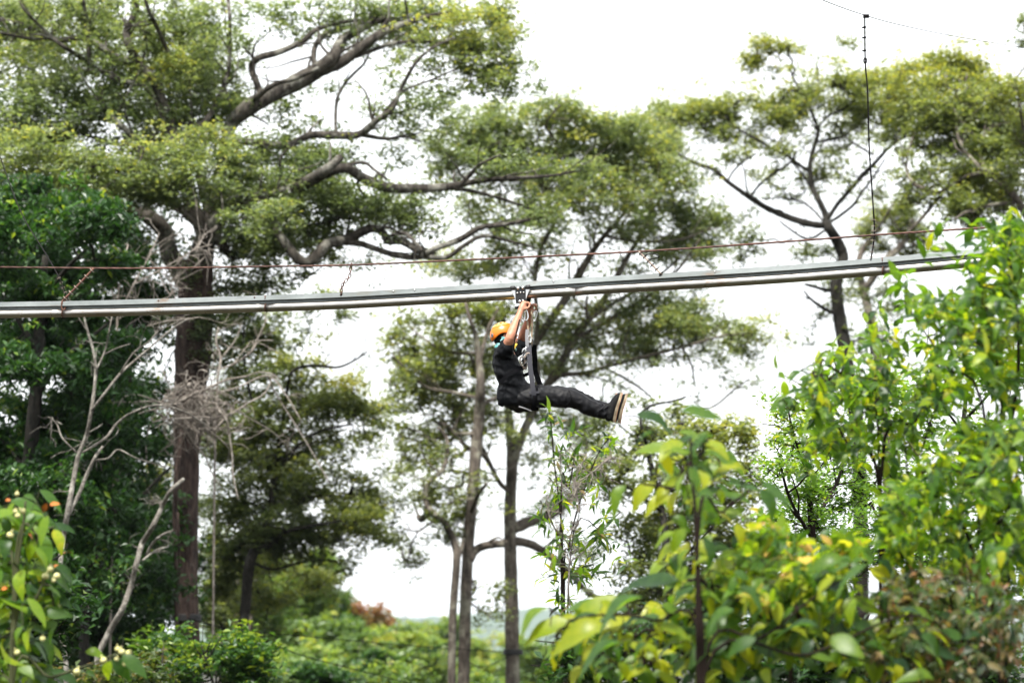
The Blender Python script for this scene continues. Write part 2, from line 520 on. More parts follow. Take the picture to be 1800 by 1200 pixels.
# ------------------------------------------------------------------ the setting
def build_ground():
    xs = np.r_[np.linspace(-2100, -70, 14), np.linspace(-60, 60, 81), np.linspace(70, 2100, 14)]
    ys = np.r_[np.linspace(-420, -6, 12), np.linspace(-4, 130, 91), np.linspace(150, 8600, 34)]
    V = np.array([[x, y, terrain(x, y) + (.06 * mnoise.noise(Vector((x * 1.3, y * 1.3, 0))) if abs(x) < 60 and y < 130 else 0)] for y in ys for x in xs])
    nx = len(xs)
    Fq = np.array([[j * nx + i, j * nx + i + 1, (j + 1) * nx + i + 1, (j + 1) * nx + i] for j in range(len(ys) - 1) for i in range(nx - 1)])
    m, nt, out = new_mat('forest_floor')
    b = N(nt, "ShaderNodeBsdfPrincipled"); b.inputs['Roughness'].default_value = .95; b.inputs['Specular IOR Level'].default_value = .1
    n1 = noise_tex(nt, .9, 8, .7)
    nt.links.new(ramp(nt, n1, [(.3, (.012, .011, .006)), (.5, (.030, .024, .014)), (.7, (.026, .038, .012))]), b.inputs['Base Color'])
    nt.links.new(bump(nt, noise_tex(nt, 9, 6), .8, .06), b.inputs['Normal'])
    nt.links.new(b.outputs[0], out.inputs[0])
    g = link('ground', make_mesh('ground', V, Fq, True, None, (m,)))
    g["kind"] = "structure"
    # far wooded ridge
    m2, nt, out = new_mat('ridge_wood')
    b = N(nt, "ShaderNodeBsdfPrincipled"); b.inputs['Roughness'].default_value = .9; b.inputs['Specular IOR Level'].default_value = .1
    nt.links.new(ramp(nt, noise_tex(nt, .02, 8, .7), [(.35, (.012, .030, .012)), (.65, (.06, .10, .03))]), b.inputs['Base Color'])
    nt.links.new(b.outputs[0], out.inputs[0])
    xs = np.linspace(-2000, 2000, 320); ys = np.linspace(6400, 8200, 40)
    def hz(x, y):
        t = (y - 6400) / 1800
        crest = 84 + 20 * math.sin(x * .0032 + 1.9) + 12 * math.sin(x * .0083 + .4) - .012 * abs(x + 40)
        prof = math.sin(min(1, t * 1.05) * math.pi / 2) ** .8
        return -3 + (crest + 3) * prof + 11 * mnoise.noise(Vector((x * .012, y * .012, 3))) * prof + 9 * abs(mnoise.noise(Vector((x * .035, y * .035, 1))))
    V = np.array([[x, y, hz(x, y)] for y in ys for x in xs]); nx = len(xs)
    Fq = np.array([[j * nx + i, j * nx + i + 1, (j + 1) * nx + i + 1, (j + 1) * nx + i] for j in range(len(ys) - 1) for i in range(nx - 1)])
    h = link('hills', make_mesh('hills', V, Fq, True, None, (m2,)))
    h["kind"] = "structure"
build_ground()

# ------------------------------------------------------------------ the large trees
def L(*pts):
    return list(pts)

# big spreading tree at left
T1_trunk = L((332, 1180, 40), (328, 1050, 41), (327, 920, 43), (328, 800, 46), (331, 720, 52), (338, 640, 62), (342, 570, 66), (345, 510, 60), (350, 460, 50))
T1_limbs = [
    L((342, 520, 40), (318, 480, 36), (296, 440, 34), (288, 405, 30), (262, 382, 26), (226, 368, 20), (165, 360, 13), (110, 358, 10), (60, 357, 9), (30, 366, 6)),
    L((350, 465, 46), (362, 420, 40), (372, 380, 34), (385, 330, 26), (400, 265, 22), (404, 222, 24), (440, 188, 30), (500, 155, 30), (545, 132, 30), (585, 102, 24), (600, 72, 18), (640, 48, 14), (680, 30, 10)),
    L((362, 415, 30), (400, 372, 26), (450, 352, 24), (500, 338, 24), (545, 318, 22), (575, 298, 18), (600, 275, 12)),
    L((560, 310, 20), (605, 295, 18), (640, 314, 19), (682, 330, 18), (740, 331, 17), (790, 328, 14), (830, 320, 11), (880, 314, 9), (960, 310, 6), (1020, 300, 4)),
    L((795, 330, 8), (840, 338, 7), (890, 352, 6), (930, 366, 5)),
    L((808, 325, 8), (826, 308, 8), (842, 290, 6), (880, 272, 4)),
    L((545, 128, 22), (590, 116, 20), (630, 88, 19), (665, 62, 16), (700, 46, 13), (750, 30, 9), (800, 20, 6)),
    L((455, 178, 11), (456, 160, 11), (449, 140, 12), (442, 118, 12), (455, 102, 13), (490, 92, 12), (530, 74, 11), (558, 52, 9), (600, 40, 7), (660, 32, 5)),
    L((556, 128, 11), (552, 108, 10), (553, 85, 10), (566, 66, 11), (595, 52, 10), (640, 42, 9), (690, 36, 6)),
    L((440, 180, 12), (480, 150, 9), (520, 138, 8), (560, 120, 7)),
    L((625, 100, 8), (665, 85, 8), (700, 75, 7), (760, 74, 5), (830, 84, 4), (880, 110, 3)),
    L((395, 245, 16), (440, 250, 13), (505, 255, 12), (545, 238, 14), (590, 238, 15), (632, 236, 14), (662, 212, 12), (690, 190, 9), (706, 155, 7), (730, 112, 6), (760, 85, 4), (800, 66, 3)),
    L((628, 236, 9), (680, 244, 7), (710, 240, 5), (740, 250, 3)),
    L((590, 236, 6), (590, 200, 6), (594, 170, 6), (612, 140, 6), (640, 112, 5), (650, 90, 4)),
    L((676, 196, 6), (710, 160, 5), (760, 140, 4), (800, 122, 3)),
    L((362, 420, 30), (330, 340, 24), (305, 250, 22), (296, 210, 20), (280, 165, 18), (262, 130, 17), (240, 104, 16), (214, 106, 13), (180, 84, 12), (148, 68, 11), (100, 70, 11), (60, 52, 10), (20, 38, 8), (-20, 30, 6)),
    L((240, 104, 13), (228, 84, 13), (222, 56, 13), (234, 32, 14), (240, 10, 12), (236, -20, 10)),
    L((300, 240, 8), (262, 160, 8), (225, 145, 9), (184, 130, 9), (140, 100, 9), (112, 82, 8), (85, 60, 6), (45, 20, 5), (30, -10, 4)),
    L((297, 95, 8), (285, 70, 8), (272, 40, 8), (262, 20, 7), (252, -10, 6)),
    L((160, 130, 10), (156, 90, 9), (152, 40, 8), (146, 0, 7)),
    L((80, 70, 6), (40, 66, 6), (0, 58, 5)),
    L((372, 380, 26), (350, 300, 18), (330, 230, 14), (360, 215, 12), (385, 170, 10), (402, 120, 8), (404, 40, 7), (400, -10, 7)),
    L((365, 400, 12), (330, 370, 11), (270, 335, 9), (235, 245, 11), (205, 215, 11), (185, 190, 9), (176, 150, 7)),
    L((480, 400, 14), (535, 462, 20), (575, 430, 20), (612, 420, 18), (650, 402, 16), (672, 408, 14), (682, 424, 13), (706, 424, 13), (735, 440, 12), (760, 446, 11)),
    L((608, 425, 12), (640, 430, 11), (690, 447, 11), (735, 452, 11), (765, 437, 11), (810, 420, 11), (845, 400, 10), (890, 394, 8), (960, 380, 5)),
    L((745, 452, 9), (785, 452, 9), (815, 432, 8), (850, 415, 7), (900, 425, 5), (940, 435, 4)),
    L((690, 412, 7), (712, 410, 7), (728, 424, 6), (742, 440, 5)),
    L((372, 400, 16), (400, 440, 12), (345, 395, 11), (318, 372, 9), (300, 366, 6)),
    L((610, 290, 7), (640, 286, 6), (660, 300, 5), (680, 315, 5)),
]
T1_pads = [
    (60, 60, 80, 40, .7, .6), (30, 105, 70, 35, .8, .65), (150, 40, 70, 35, .6, .5), (150, 105, 70, 40, .6, .5), (330, 60, 80, 40, .8, .5), (370, 110, 60, 45, 1, .45), (290, 20, 60, 25, .5, .5),
    (345, 175, 75, 45, 1.1, .45), (250, 75, 50, 40, .5, .5), (110, 175, 110, 35, 1.2, .25), (50, 195, 80, 32, 1.2, .3), (200, 180, 60, 40, 1.1, .25), (245, 205, 60, 22, .9, .3), (300, 125, 50, 40, 1, .75), (265, 60, 40, 30, .6, .6),
    (60, 8, 70, 26, .6, .5), (190, 5, 70, 20, .5, .5), (30, 150, 60, 24, .8, .5), (100, 140, 60, 22, .6, .55), (395, 150, 30, 40, .8, .5), (390, 195, 40, 30, .8, .4),
    (60, 262, 110, 36, 1.2, .62, -1.2), (50, 315, 110, 38, 1.2, .58, -1.2), (160, 305, 110, 38, 1.2, .58, -1.4), (275, 290, 80, 34, 1.2, .62, -1.4), (345, 262, 75, 38, 1.2, .68, -1.5), (310, 325, 100, 36, 1.1, .55, -1.5), (240, 342, 110, 24, 1, .45, -1.2),
    (20, 345, 60, 22, .8, .5, -1), (405, 300, 50, 40, 1.1, .5, -1), (450, 262, 60, 34, 1.1, .45), (520, 285, 75, 38, 1.2, .35), (500, 325, 85, 32, 1.1, .4), (565, 280, 45, 30, 1, .35), (455, 385, 70, 32, 1, .5, -1), (540, 362, 85, 32, 1, .45), (420, 345, 55, 34, 1, .45),
    (560, 405, 65, 28, .9, .45), (615, 360, 60, 34, 1, .4), (650, 345, 65, 28, .9, .4), (480, 430, 60, 32, .8, .5), (410, 415, 38, 32, .8, .5), (425, 470, 60, 28, .6, .5), (430, 515, 45, 25, .8, .4), (515, 495, 28, 26, .6, .4), (380, 340, 40, 30, .9, .4),
    (700, 375, 55, 32, .9, .45), (740, 398, 50, 26, .8, .45), (780, 372, 35, 16, .5, .5), (690, 350, 45, 22, .8, .4), (730, 350, 30, 12, .5, .4), (600, 445, 50, 18, .5, .5), (560, 450, 40, 15, .5, .5), (660, 455, 40, 15, .35, .5),
    (510, 20, 60, 20, .45, .45), (565, 45, 60, 26, .5, .5), (500, 45, 30, 25, .5, .55), (470, 25, 30, 20, .4, .45), (640, 18, 75, 24, 1, .45), (700, 38, 80, 36, 1.1, .5), (765, 18, 70, 28, 1.1, .5), (820, 55, 75, 46, 1.2, .82), (855, 105, 60, 48, 1, .65), (885, 60, 34, 50, 1, .7), (870, 20, 34, 30, .9, .7),
    (780, 85, 60, 22, .6, .6), (900, 115, 20, 30, .9, .55), (740, 70, 60, 26, .9, .55), (805, 100, 60, 34, .8, .8), (870, 150, 50, 24, .8, .55), (905, 148, 22, 14, .6, .5), (640, 75, 55, 24, .4, .5), (937, 125, 12, 16, .5, .45), (945, 150, 10, 8, .4, .4), (700, 120, 70, 26, .3, .55), (745, 165, 65, 30, .4, .5),
    (600, 150, 50, 24, .18, .5), (660, 165, 40, 30, .22, .55), (745, 192, 55, 24, .9, .4), (690, 198, 55, 20, .6, .4), (740, 218, 40, 14, .6, .4), (500, 180, 40, 20, .6, .4), (475, 200, 40, 18, .6, .45), (530, 215, 60, 14, .35, .5), (640, 215, 50, 20, .3, .5), (700, 235, 60, 12, .35, .4), (770, 235, 40, 20, .8, .5), (620, 255, 25, 15, .35, .6), (810, 135, 50, 16, .5, .5), (580, 25, 40, 16, .6, .5),
    (120, 235, 60, 20, .9, .4, 1), (215, 245, 50, 22, .6, .4, 1), (300, 200, 50, 40, .9, .35, 1.5), (260, 250, 60, 30, .8, .4, 1.5), (160, 60, 60, 40, .7, .55, 1.5), (230, 140, 60, 40, .9, .5, 2), (90, 100, 60, 40, .8, .6, 2), (330, 110, 50, 40, 1, .6, 2), (360, 40, 40, 40, .7, .5, 2), (40, 40, 60, 40, .8, .6, 2), (20, 230, 60, 24, .9, .5, 1),
    (250, 400, 50, 24, .7, .25), (300, 380, 40, 26, .8, .25), (180, 385, 60, 20, .7, .3), (330, 440, 30, 30, .6, .25, 1.5), (390, 400, 40, 30, .8, .3, 1.5), (440, 420, 50, 40, .9, .4, 1.5), (520, 420, 60, 34, .9, .45, 1.5), (580, 340, 50, 30, .9, .35, 1.5), (640, 390, 60, 26, .8, .4, 1.5), (480, 360, 60, 30, 1, .4, 1.5),
    (370, 560, 30, 40, .7, .2, -.6), (330, 470, 34, 30, .4, .25, -.6), (390, 600, 34, 50, 1, .15, -.4), (300, 560, 24, 40, .7, .15), (385, 520, 30, 30, .9, .2), (470, 500, 40, 40, .9, .3, 1), (450, 455, 40, 26, .7, .4, 1),
    (900, 300, 60, 20, .6, .45), (980, 305, 60, 24, .8, .5), (930, 370, 50, 20, .6, .5), (900, 420, 40, 18, .5, .5), (960, 380, 50, 20, .6, .5), (860, 275, 50, 18, .6, .45), (1030, 300, 40, 20, .8, .5),
    (430, 25, 25, 10, .25, .4), (440, 70, 10, 20, .2, .4), (425, 85, 14, 20, .4, .4),
]
T1_pads += grid_pads(-10, 400, 0, 380, 60, 46, 25, .85, .5, [(110, 20, 14, 8), (190, 30, 28, 10), (55, 125, 20, 5), (210, 150, 14, 8), (175, 258, 30, 14), (430, 60, 30, 80)], dr=(1.2, 3.6))
T1_pads += grid_pads(430, 760, 270, 420, 62, 44, 22, .55, .42, [(720, 300, 60, 16), (700, 420, 30, 10)], dr=(1.0, 3.0))
tree('spreading_tree', 'huge spreading tree with twisted dark limbs reaching over the rail at left', 46.0, T1_trunk, T1_limbs, T1_pads,
     leaf=.085, mat='sage', barkm='bark_red', limb_mat='bark_big', clus_px=22, per=17, twig_r=.0055)

# pair of tall trees in the middle
T7_trunk = L((901, 1190, 25), (899, 1050, 24), (897, 950, 22), (897, 880, 21), (900, 815, 20), (897, 760, 16), (893, 700, 12), (892, 640, 9), (890, 590, 6))
T7_limbs = [
    L((901, 815, 17), (918, 765, 15), (938, 720, 14), (958, 680, 13), (985, 640, 13), (1012, 590, 14), (1040, 555, 13), (1062, 525, 12), (1088, 480, 11), (1110, 440, 9), (1135, 400, 7), (1150, 350, 5), (1160, 300, 4)),
    L((930, 735, 11), (945, 660, 11), (938, 620, 12), (952, 585, 13), (980, 545, 14), (1000, 515, 15), (1022, 475, 14), (1040, 445, 11), (1062, 415, 9), (1085, 390, 7), (1110, 350, 5), (1120, 300, 4)),
    L((985, 640, 8), (1005, 600, 8), (1032, 565, 8), (1030, 545, 6), (1032, 520, 5)),
    L((1032, 565, 7), (1060, 545, 7), (1100, 520, 6), (1150, 490, 5), (1200, 450, 4)),
    L((1015, 595, 8), (1055, 570, 8), (1100, 545, 8), (1150, 512, 7), (1195, 470, 5), (1230, 420, 4)),
    L((938, 620, 9), (945, 560, 8), (940, 500, 8), (950, 440, 8), (975, 390, 7), (985, 345, 7), (1000, 300, 6), (1030, 280, 6), (1070, 280, 4)),
    L((975, 390, 6), (930, 395, 6), (880, 385, 5), (840, 390, 4)),
    L((985, 345, 6), (940, 320, 5), (900, 318, 4), (850, 310, 3)),
    L((1000, 300, 5), (985, 260, 5), (960, 220, 4), (985, 185, 3)),
    L((960, 680, 10), (985, 660, 10), (1030, 655, 9), (1080, 640, 7), (1140, 625, 6), (1200, 610, 5), (1270, 590, 4), (1320, 585, 3)),
    L((1060, 645, 5), (1090, 660, 5), (1130, 685, 4), (1150, 705, 3)),
    L((1200, 612, 4), (1215, 640, 4), (1222, 680, 3)),
    L((1180, 730, 3), (1250, 716, 4), (1290, 685, 4), (1318, 665, 3)),
    L((897, 865, 9), (880, 850, 9), (866, 825, 8), (850, 790, 7), (830, 765, 6), (800, 760, 5), (770, 745, 4)),
    L((899, 930, 22), (935, 915, 19), (975, 900, 16), (1010, 870, 12), (1040, 840, 9), (1080, 820, 6)),
    L((899, 950, 18), (930, 955, 16), (965, 975, 14), (1000, 1005, 12), (1040, 1045, 10), (1090, 1060, 8)),
    L((1062, 415, 6), (1130, 425, 4), (1200, 420, 4), (1250, 400, 3)),
]
T7_pads = [
    (975, 180, 28, 16, 1.1, .45), (1000, 190, 16, 18, 1, .6), (930, 212, 80, 28, 1.2, .6), (865, 212, 60, 28, 1.2, .45), (830, 230, 50, 30, 1.2, .4), (1000, 232, 85, 32, 1.2, .6), (1055, 245, 60, 34, 1.2, .5), (1115, 240, 45, 30, 1.1, .55), (1100, 215, 22, 14, .9, .5), (1040, 215, 25, 14, .9, .65),
    (890, 262, 90, 30, 1.2, .5), (990, 285, 95, 34, 1.2, .45), (1090, 285, 75, 36, 1.2, .4), (1145, 265, 45, 30, 1.1, .45), (860, 305, 75, 24, .7, .45), (795, 300, 50, 20, .6, .45), (945, 318, 90, 28, 1.1, .4), (1055, 335, 105, 36, 1.2, .6, -.8), (1160, 305, 55, 40, 1.2, .6, -.8), (1040, 305, 50, 20, 1, .75),
    (1185, 345, 28, 30, 1.1, .3), (1195, 375, 30, 30, 1.1, .25), (1240, 378, 40, 22, 1.1, .5), (1262, 402, 22, 28, 1, .5), (1150, 385, 75, 28, 1.1, .5), (1095, 395, 60, 28, .9, .5), (1000, 365, 85, 26, .9, .5, -.8), (930, 385, 70, 26, .8, .5, -.8), (870, 362, 55, 26, .5, .55), (825, 352, 50, 18, .4, .6),
    (1195, 428, 50, 24, 1, .5), (1180, 405, 40, 20, 1, .4), (960, 435, 45, 24, .6, .55), (1088, 468, 24, 18, .9, .55), (1045, 455, 24, 20, .6, .55), (895, 440, 55, 22, .6, .55), (815, 470, 60, 20, .7, .62), (770, 455, 60, 20, .5, .6), (855, 478, 60, 20, .8, .62), (940, 475, 50, 18, .6, .55), (1240, 455, 30, 14, 1, .5), (1272, 455, 16, 14, .9, .45), (1110, 480, 30, 15, .6, .35),
    (1185, 540, 60, 30, 1.1, .35), (1225, 528, 26, 26, 1, .35), (1130, 530, 50, 26, .7, .45), (1080, 560, 80, 28, .7, .6), (1000, 560, 55, 30, .6, .55), (1040, 600, 75, 26, .7, .55), (1150, 590, 85, 22, .8, .6), (1255, 588, 75, 20, .8, .6), (1312, 575, 36, 18, .7, .65), (1275, 612, 55, 14, .6, .55), (1120, 622, 70, 16, .4, .5),
    (1005, 638, 55, 26, .6, .5), (955, 590, 26, 26, .6, .5), (1165, 650, 80, 26, .12, .4), (1100, 685, 60, 26, .13, .4), (1250, 650, 70, 30, .14, .4), (965, 645, 34, 14, .7, .5), (1300, 680, 40, 20, .12, .4), (1320, 610, 30, 30, .25, .5),
    (945, 760, 35, 26, .5, .4), (1000, 795, 55, 34, .35, .45), (935, 705, 36, 18, .7, .45), (1050, 825, 50, 30, .25, .45), (990, 885, 45, 24, .4, .4), (950, 900, 30, 20, .4, .4), (880, 880, 30, 16, .5, .4), (860, 740, 34, 30, .35, .4), (940, 800, 30, 20, .3, .4), (1000, 735, 60, 24, .5, .5), (1020, 960, 50, 40, .25, .35), (1040, 1000, 40, 30, .3, .3),
]
T7_pads += [(1240, 390, 46, 28, 1.1, .45), (1258, 420, 26, 24, 1, .4), (1185, 440, 60, 22, 1, .45), (1200, 300, 26, 40, 1, .5), (1130, 215, 40, 20, .9, .6), (1170, 260, 40, 40, .9, .55), (1120, 350, 60, 30, 1, .55), (790, 260, 50, 26, .9, .45), (830, 270, 60, 24, 1, .45), (770, 320, 40, 18, .5, .45),
    (1000, 600, 60, 30, .6, .55), (1090, 590, 70, 28, .7, .6), (1200, 570, 70, 30, .9, .55), (1320, 600, 40, 24, .6, .6), (970, 560, 40, 26, .7, .5), (1060, 650, 80, 22, .4, .5), (1160, 625, 80, 16, .5, .55), (1230, 625, 60, 18, .5, .55), (1020, 690, 50, 20, .35, .45), (960, 720, 40, 26, .6, .45), (930, 850, 26, 26, .4, .4), (1050, 760, 60, 26, .5, .45), (1000, 840, 50, 34, .4, .45)]
T7_pads = [(p[0], p[1], p[2] * 1.08, p[3] * 1.12, p[4] * .95 * (1.4 if p[1] > 430 and p[4] > .2 else 1.1), p[5] + .1) + p[6:] for p in T7_pads]
T7_pads += grid_pads(850, 1190, 225, 400, 64, 44, 22, .42, .55, [(770, 260, 60, 20), (930, 350, 30, 8)], dr=(-1.0, 3.0))
tree('tall_tree', 'tall tree with mottled trunk below the rider, fanning out behind the rail', 58.0, T7_trunk, T7_limbs, T7_pads,
     leaf=.10, mat='sage', barkm='bark_mid', clus_px=21, per=16, twig_r=.006, void=-.05)

T6_trunk = L((815, 1195, 22), (818, 1080, 21), (823, 960, 20), (831, 860, 21), (838, 780, 21), (843, 720, 20), (845, 680, 17), (842, 630, 12), (836, 590, 9), (826, 560, 7), (815, 520, 5))
T6_limbs = [
    L((842, 640, 9), (855, 590, 8), (872, 550, 6), (890, 520, 4)),
    L((843, 800, 10), (815, 780, 8), (800, 760, 7), (780, 745, 6), (760, 740, 4)),
    L((838, 790, 9), (850, 800, 8), (870, 830, 7)),
    L((845, 710, 8), (870, 700, 7), (890, 690, 6), (920, 680, 4)),
    L((842, 765, 8), (820, 762, 7), (790, 764, 6), (745, 775, 4), (700, 765, 3)),
    L((795, 760, 5), (808, 730, 5), (825, 700, 4)),
    L((843, 700, 7), (800, 690, 6), (750, 680, 5), (715, 650, 4), (690, 625, 3)),
    L((840, 620, 6), (800, 620, 5), (760, 605, 4), (715, 570, 3)),
    L((828, 900, 8), (840, 870, 8), (855, 850, 5)),
    L((826, 985, 14), (838, 965, 15), (860, 957, 15), (885, 955, 14)),
]
T6_pads = [
    (868, 548, 55, 24, .9, .5), (828, 545, 40, 18, .8, .5), (765, 595, 45, 24, .5, .45), (700, 565, 26, 12, .4, .4), (735, 622, 60, 28, .9, .4), (790, 640, 50, 34, .8, .4), (715, 650, 36, 16, .4, .4), (755, 668, 70, 28, .8, .42), (800, 690, 60, 26, .9, .5), (862, 620, 26, 26, .6, .4), (878, 682, 34, 22, .9, .4),
    (770, 718, 55, 20, .7, .4), (812, 738, 50, 20, .6, .35), (725, 760, 55, 16, .5, .35), (790, 758, 55, 20, .5, .35), (850, 735, 30, 20, .5, .35), (745, 800, 36, 20, .4, .4), (800, 815, 36, 24, .3, .4), (715, 830, 45, 24, .3, .4), (770, 870, 40, 30, .45, .4), (800, 905, 36, 28, .9, .35), (790, 945, 24, 14, .6, .3), (860, 845, 25, 14, .3, .4),
    (855, 1050, 34, 22, .45, .35), (850, 1080, 28, 14, .4, .35), (872, 1030, 28, 16, .4, .35), (680, 760, 30, 16, .4, .35), (690, 615, 30, 14, .3, .4),
]
T6_pads += [(700, 600, 40, 20, .5, .4), (780, 560, 50, 24, .6, .45), (830, 590, 40, 30, .7, .45), (720, 690, 50, 22, .6, .4), (830, 660, 36, 30, .7, .4), (690, 720, 40, 16, .4, .4), (760, 780, 60, 20, .5, .4), (880, 640, 30, 24, .5, .4), (740, 850, 40, 20, .35, .4), (880, 760, 34, 26, .5, .4), (690, 800, 40, 16, .3, .4), (810, 860, 40, 24, .4, .4)]
T6_pads = [(p[0], p[1], p[2] * 1.1, p[3] * 1.15, p[4] * 1.3, p[5] + .12) for p in T6_pads]
tree('tall_tree', 'tall straight tree just left of the rider with bare lower trunk', 56.0, T6_trunk, T6_limbs, T6_pads,
     leaf=.10, mat='olive', barkm='bark_mid', clus_px=20, per=14, twig_r=.006)
T6b_trunk = L((794, 1195, 15), (796, 1080, 14), (803, 985, 14), (800, 960, 13), (791, 935, 12), (778, 915, 11), (762, 902, 10))
T6b_limbs = [
    L((765, 905, 11), (752, 890, 11), (748, 866, 8), (758, 842, 9), (778, 825, 8), (786, 800, 7), (785, 770, 6), (770, 750, 4)),
    L((755, 895, 10), (742, 912, 12), (736, 908, 10)),
    L((770, 910, 5), (748, 925, 4), (735, 933, 4), (712, 930, 3)),
    L((803, 985, 9), (812, 960, 8), (818, 930, 6)),
    L((735, 933, 3), (722, 960, 3), (718, 985, 2)),
]
T6b_pads = [(722, 985, 24, 18, .7, .3), (735, 1003, 16, 10, .6, .3), (690, 950, 36, 14, .45, .35), (760, 870, 40, 24, .35, .4), (775, 905, 26, 20, .6, .35), (740, 830, 40, 20, .3, .4), (770, 800, 30, 20, .3, .4), (735, 950, 20, 10, .3, .3)]
tree('slender_tree', 'slender forked tree with a crooked top, close beside the tall straight trunk', 55.0, T6b_trunk, T6b_limbs, T6b_pads,
     leaf=.10, mat='olive', barkm='bark_mid', clus_px=18, per=12, twig_r=.006)

# open-crowned tree at right
T8_trunk = L((1510, 760, 26), (1496, 690, 25), (1486, 620, 25), (1476, 560, 24), (1470, 510, 22), (1474, 475, 21), (1482, 452, 20), (1472, 425, 20), (1458, 402, 18), (1453, 394, 17))
T8_limbs = [
    L((1454, 396, 13), (1425, 394, 13), (1385, 382, 12), (1345, 364, 11), (1312, 343, 9), (1280, 320, 8), (1255, 298, 8), (1225, 288, 7), (1198, 274, 5), (1170, 255, 4)),
    L((1453, 396, 13), (1450, 375, 12), (1438, 350, 11), (1428, 330, 10), (1424, 300, 9), (1425, 280, 8), (1432, 255, 8), (1438, 232, 7), (1430, 205, 6), (1420, 185, 6), (1410, 165, 5), (1396, 140, 4), (1388, 120, 3)),
    L((1455, 386, 8), (1470, 362, 8), (1492, 336, 8), (1515, 310, 8), (1540, 284, 7), (1562, 260, 6), (1590, 238, 5), (1612, 205, 4), (1635, 180, 3)),
    L((1460, 390, 6), (1478, 378, 6), (1500, 360, 6), (1515, 338, 5), (1535, 312, 4), (1555, 280, 3)),
    L((1425, 302, 7), (1405, 290, 7), (1385, 275, 6), (1355, 260, 5), (1330, 245, 5), (1300, 228, 4), (1275, 205, 3)),
    L((1434, 250, 5), (1458, 246, 5), (1482, 240, 4), (1505, 222, 4), (1520, 205, 3)),
    L((1437, 225, 4), (1455, 205, 4), (1485, 190, 4), (1510, 170, 3)),
    L((1318, 348, 5), (1335, 325, 5), (1360, 305, 5), (1390, 285, 4), (1400, 265, 3)),
    L((1448, 390, 4), (1425, 365, 4), (1400, 352, 4), (1370, 348, 3), (1340, 350, 3)),
    L((1452, 404, 5), (1420, 420, 5), (1385, 400, 4), (1370, 388, 3)),
    L((1535, 272, 4), (1510, 258, 4), (1485, 240, 3), (1470, 215, 3)),
    L((1392, 285, 4), (1410, 305, 4), (1425, 330, 4)),
    L((1278, 320, 4), (1290, 300, 4), (1310, 282, 3), (1330, 270, 3)),
    L((1474, 555, 7), (1445, 540, 7), (1425, 525, 5), (1412, 510, 3)),
    L((1472, 505, 9), (1455, 510, 8), (1435, 505, 6), (1415, 500, 4)),
    L((1410, 165, 4), (1395, 160, 3), (1370, 155, 3)),
]
T8_pads = [
    (1333, 65, 14, 12, .6, .55), (1358, 82, 34, 14, 1, .9), (1322, 105, 18, 16, 1, .85), (1345, 112, 34, 14, .9, .85), (1398, 85, 18, 8, .5, .7), (1448, 102, 18, 11, .6, .6), (1485, 80, 20, 10, .6, .65), (1470, 112, 12, 7, .3, .6),
    (1160, 198, 16, 14, .7, .6), (1160, 238, 38, 36, 1, .65), (1225, 190, 50, 18, 1, .78), (1200, 218, 70, 28, 1, .68), (1285, 188, 60, 18, 1, .7), (1365, 185, 60, 24, 1.1, .72), (1300, 212, 60, 16, .7, .6), (1260, 238, 45, 16, .5, .55), (1380, 208, 45, 16, .8, .65), (1430, 168, 50, 24, 1, .72), (1490, 150, 50, 26, 1, .7), (1480, 128, 26, 12, .8, .65),
    (1555, 148, 50, 28, 1.1, .8), (1540, 188, 70, 28, 1.1, .68), (1605, 148, 50, 32, 1.1, .85), (1600, 188, 50, 26, 1, .7), (1480, 200, 50, 24, .7, .62), (1520, 228, 60, 20, .5, .55), (1620, 122, 26, 12, .8, .8), (1290, 272, 26, 16, .5, .6), (1342, 308, 24, 10, .7, .65), (1370, 270, 34, 24, .4, .6), (1400, 230, 40, 16, .4, .55),
    (1440, 280, 30, 18, .4, .55), (1430, 312, 24, 26, .8, .65), (1460, 262, 20, 12, .4, .6), (1350, 250, 50, 20, .3, .55), (1390, 340, 40, 16, .25, .55), (1500, 280, 40, 24, .3, .55), (1480, 330, 34, 20, .25, .55), (1540, 330, 34, 16, .35, .55), (1560, 238, 34, 16, .5, .55), (1230, 300, 30, 12, .3, .5), (1310, 250, 40, 14, .4, .55),
    (1440, 508, 24, 14, .5, .45), (1500, 520, 44, 16, .4, .5), (1545, 510, 55, 18, .5, .5), (1560, 542, 36, 16, .4, .45), (1520, 585, 50, 24, .45, .45), (1440, 560, 16, 26, .3, .35), (1415, 610, 14, 8, .3, .3), (1450, 440, 34, 8, .6, .45), (1408, 448, 22, 11, .7, .45), (1290, 370, 40, 20, .12, .5), (1310, 420, 28, 24, .5, .5), (1300, 450, 24, 14, .5, .5), (1360, 460, 20, 10, .3, .5),
]
T8_pads = [(p[0], p[1], p[2] * 1.1, p[3] * 1.25, p[4] * 1.3, p[5] - .1) + p[6:] for p in T8_pads] + [(1640, 190, 40, 36, .9, .6), (1620, 230, 40, 24, .6, .5), (1590, 215, 50, 24, .6, .55)]
tree('open_tree', 'thin-crowned tree at right forking into bare dark limbs against the sky', 60.0, T8_trunk, T8_limbs, T8_pads,
     leaf=.10, mat='olive', barkm='bark_dark', clus_px=19, per=15, twig_r=.006)

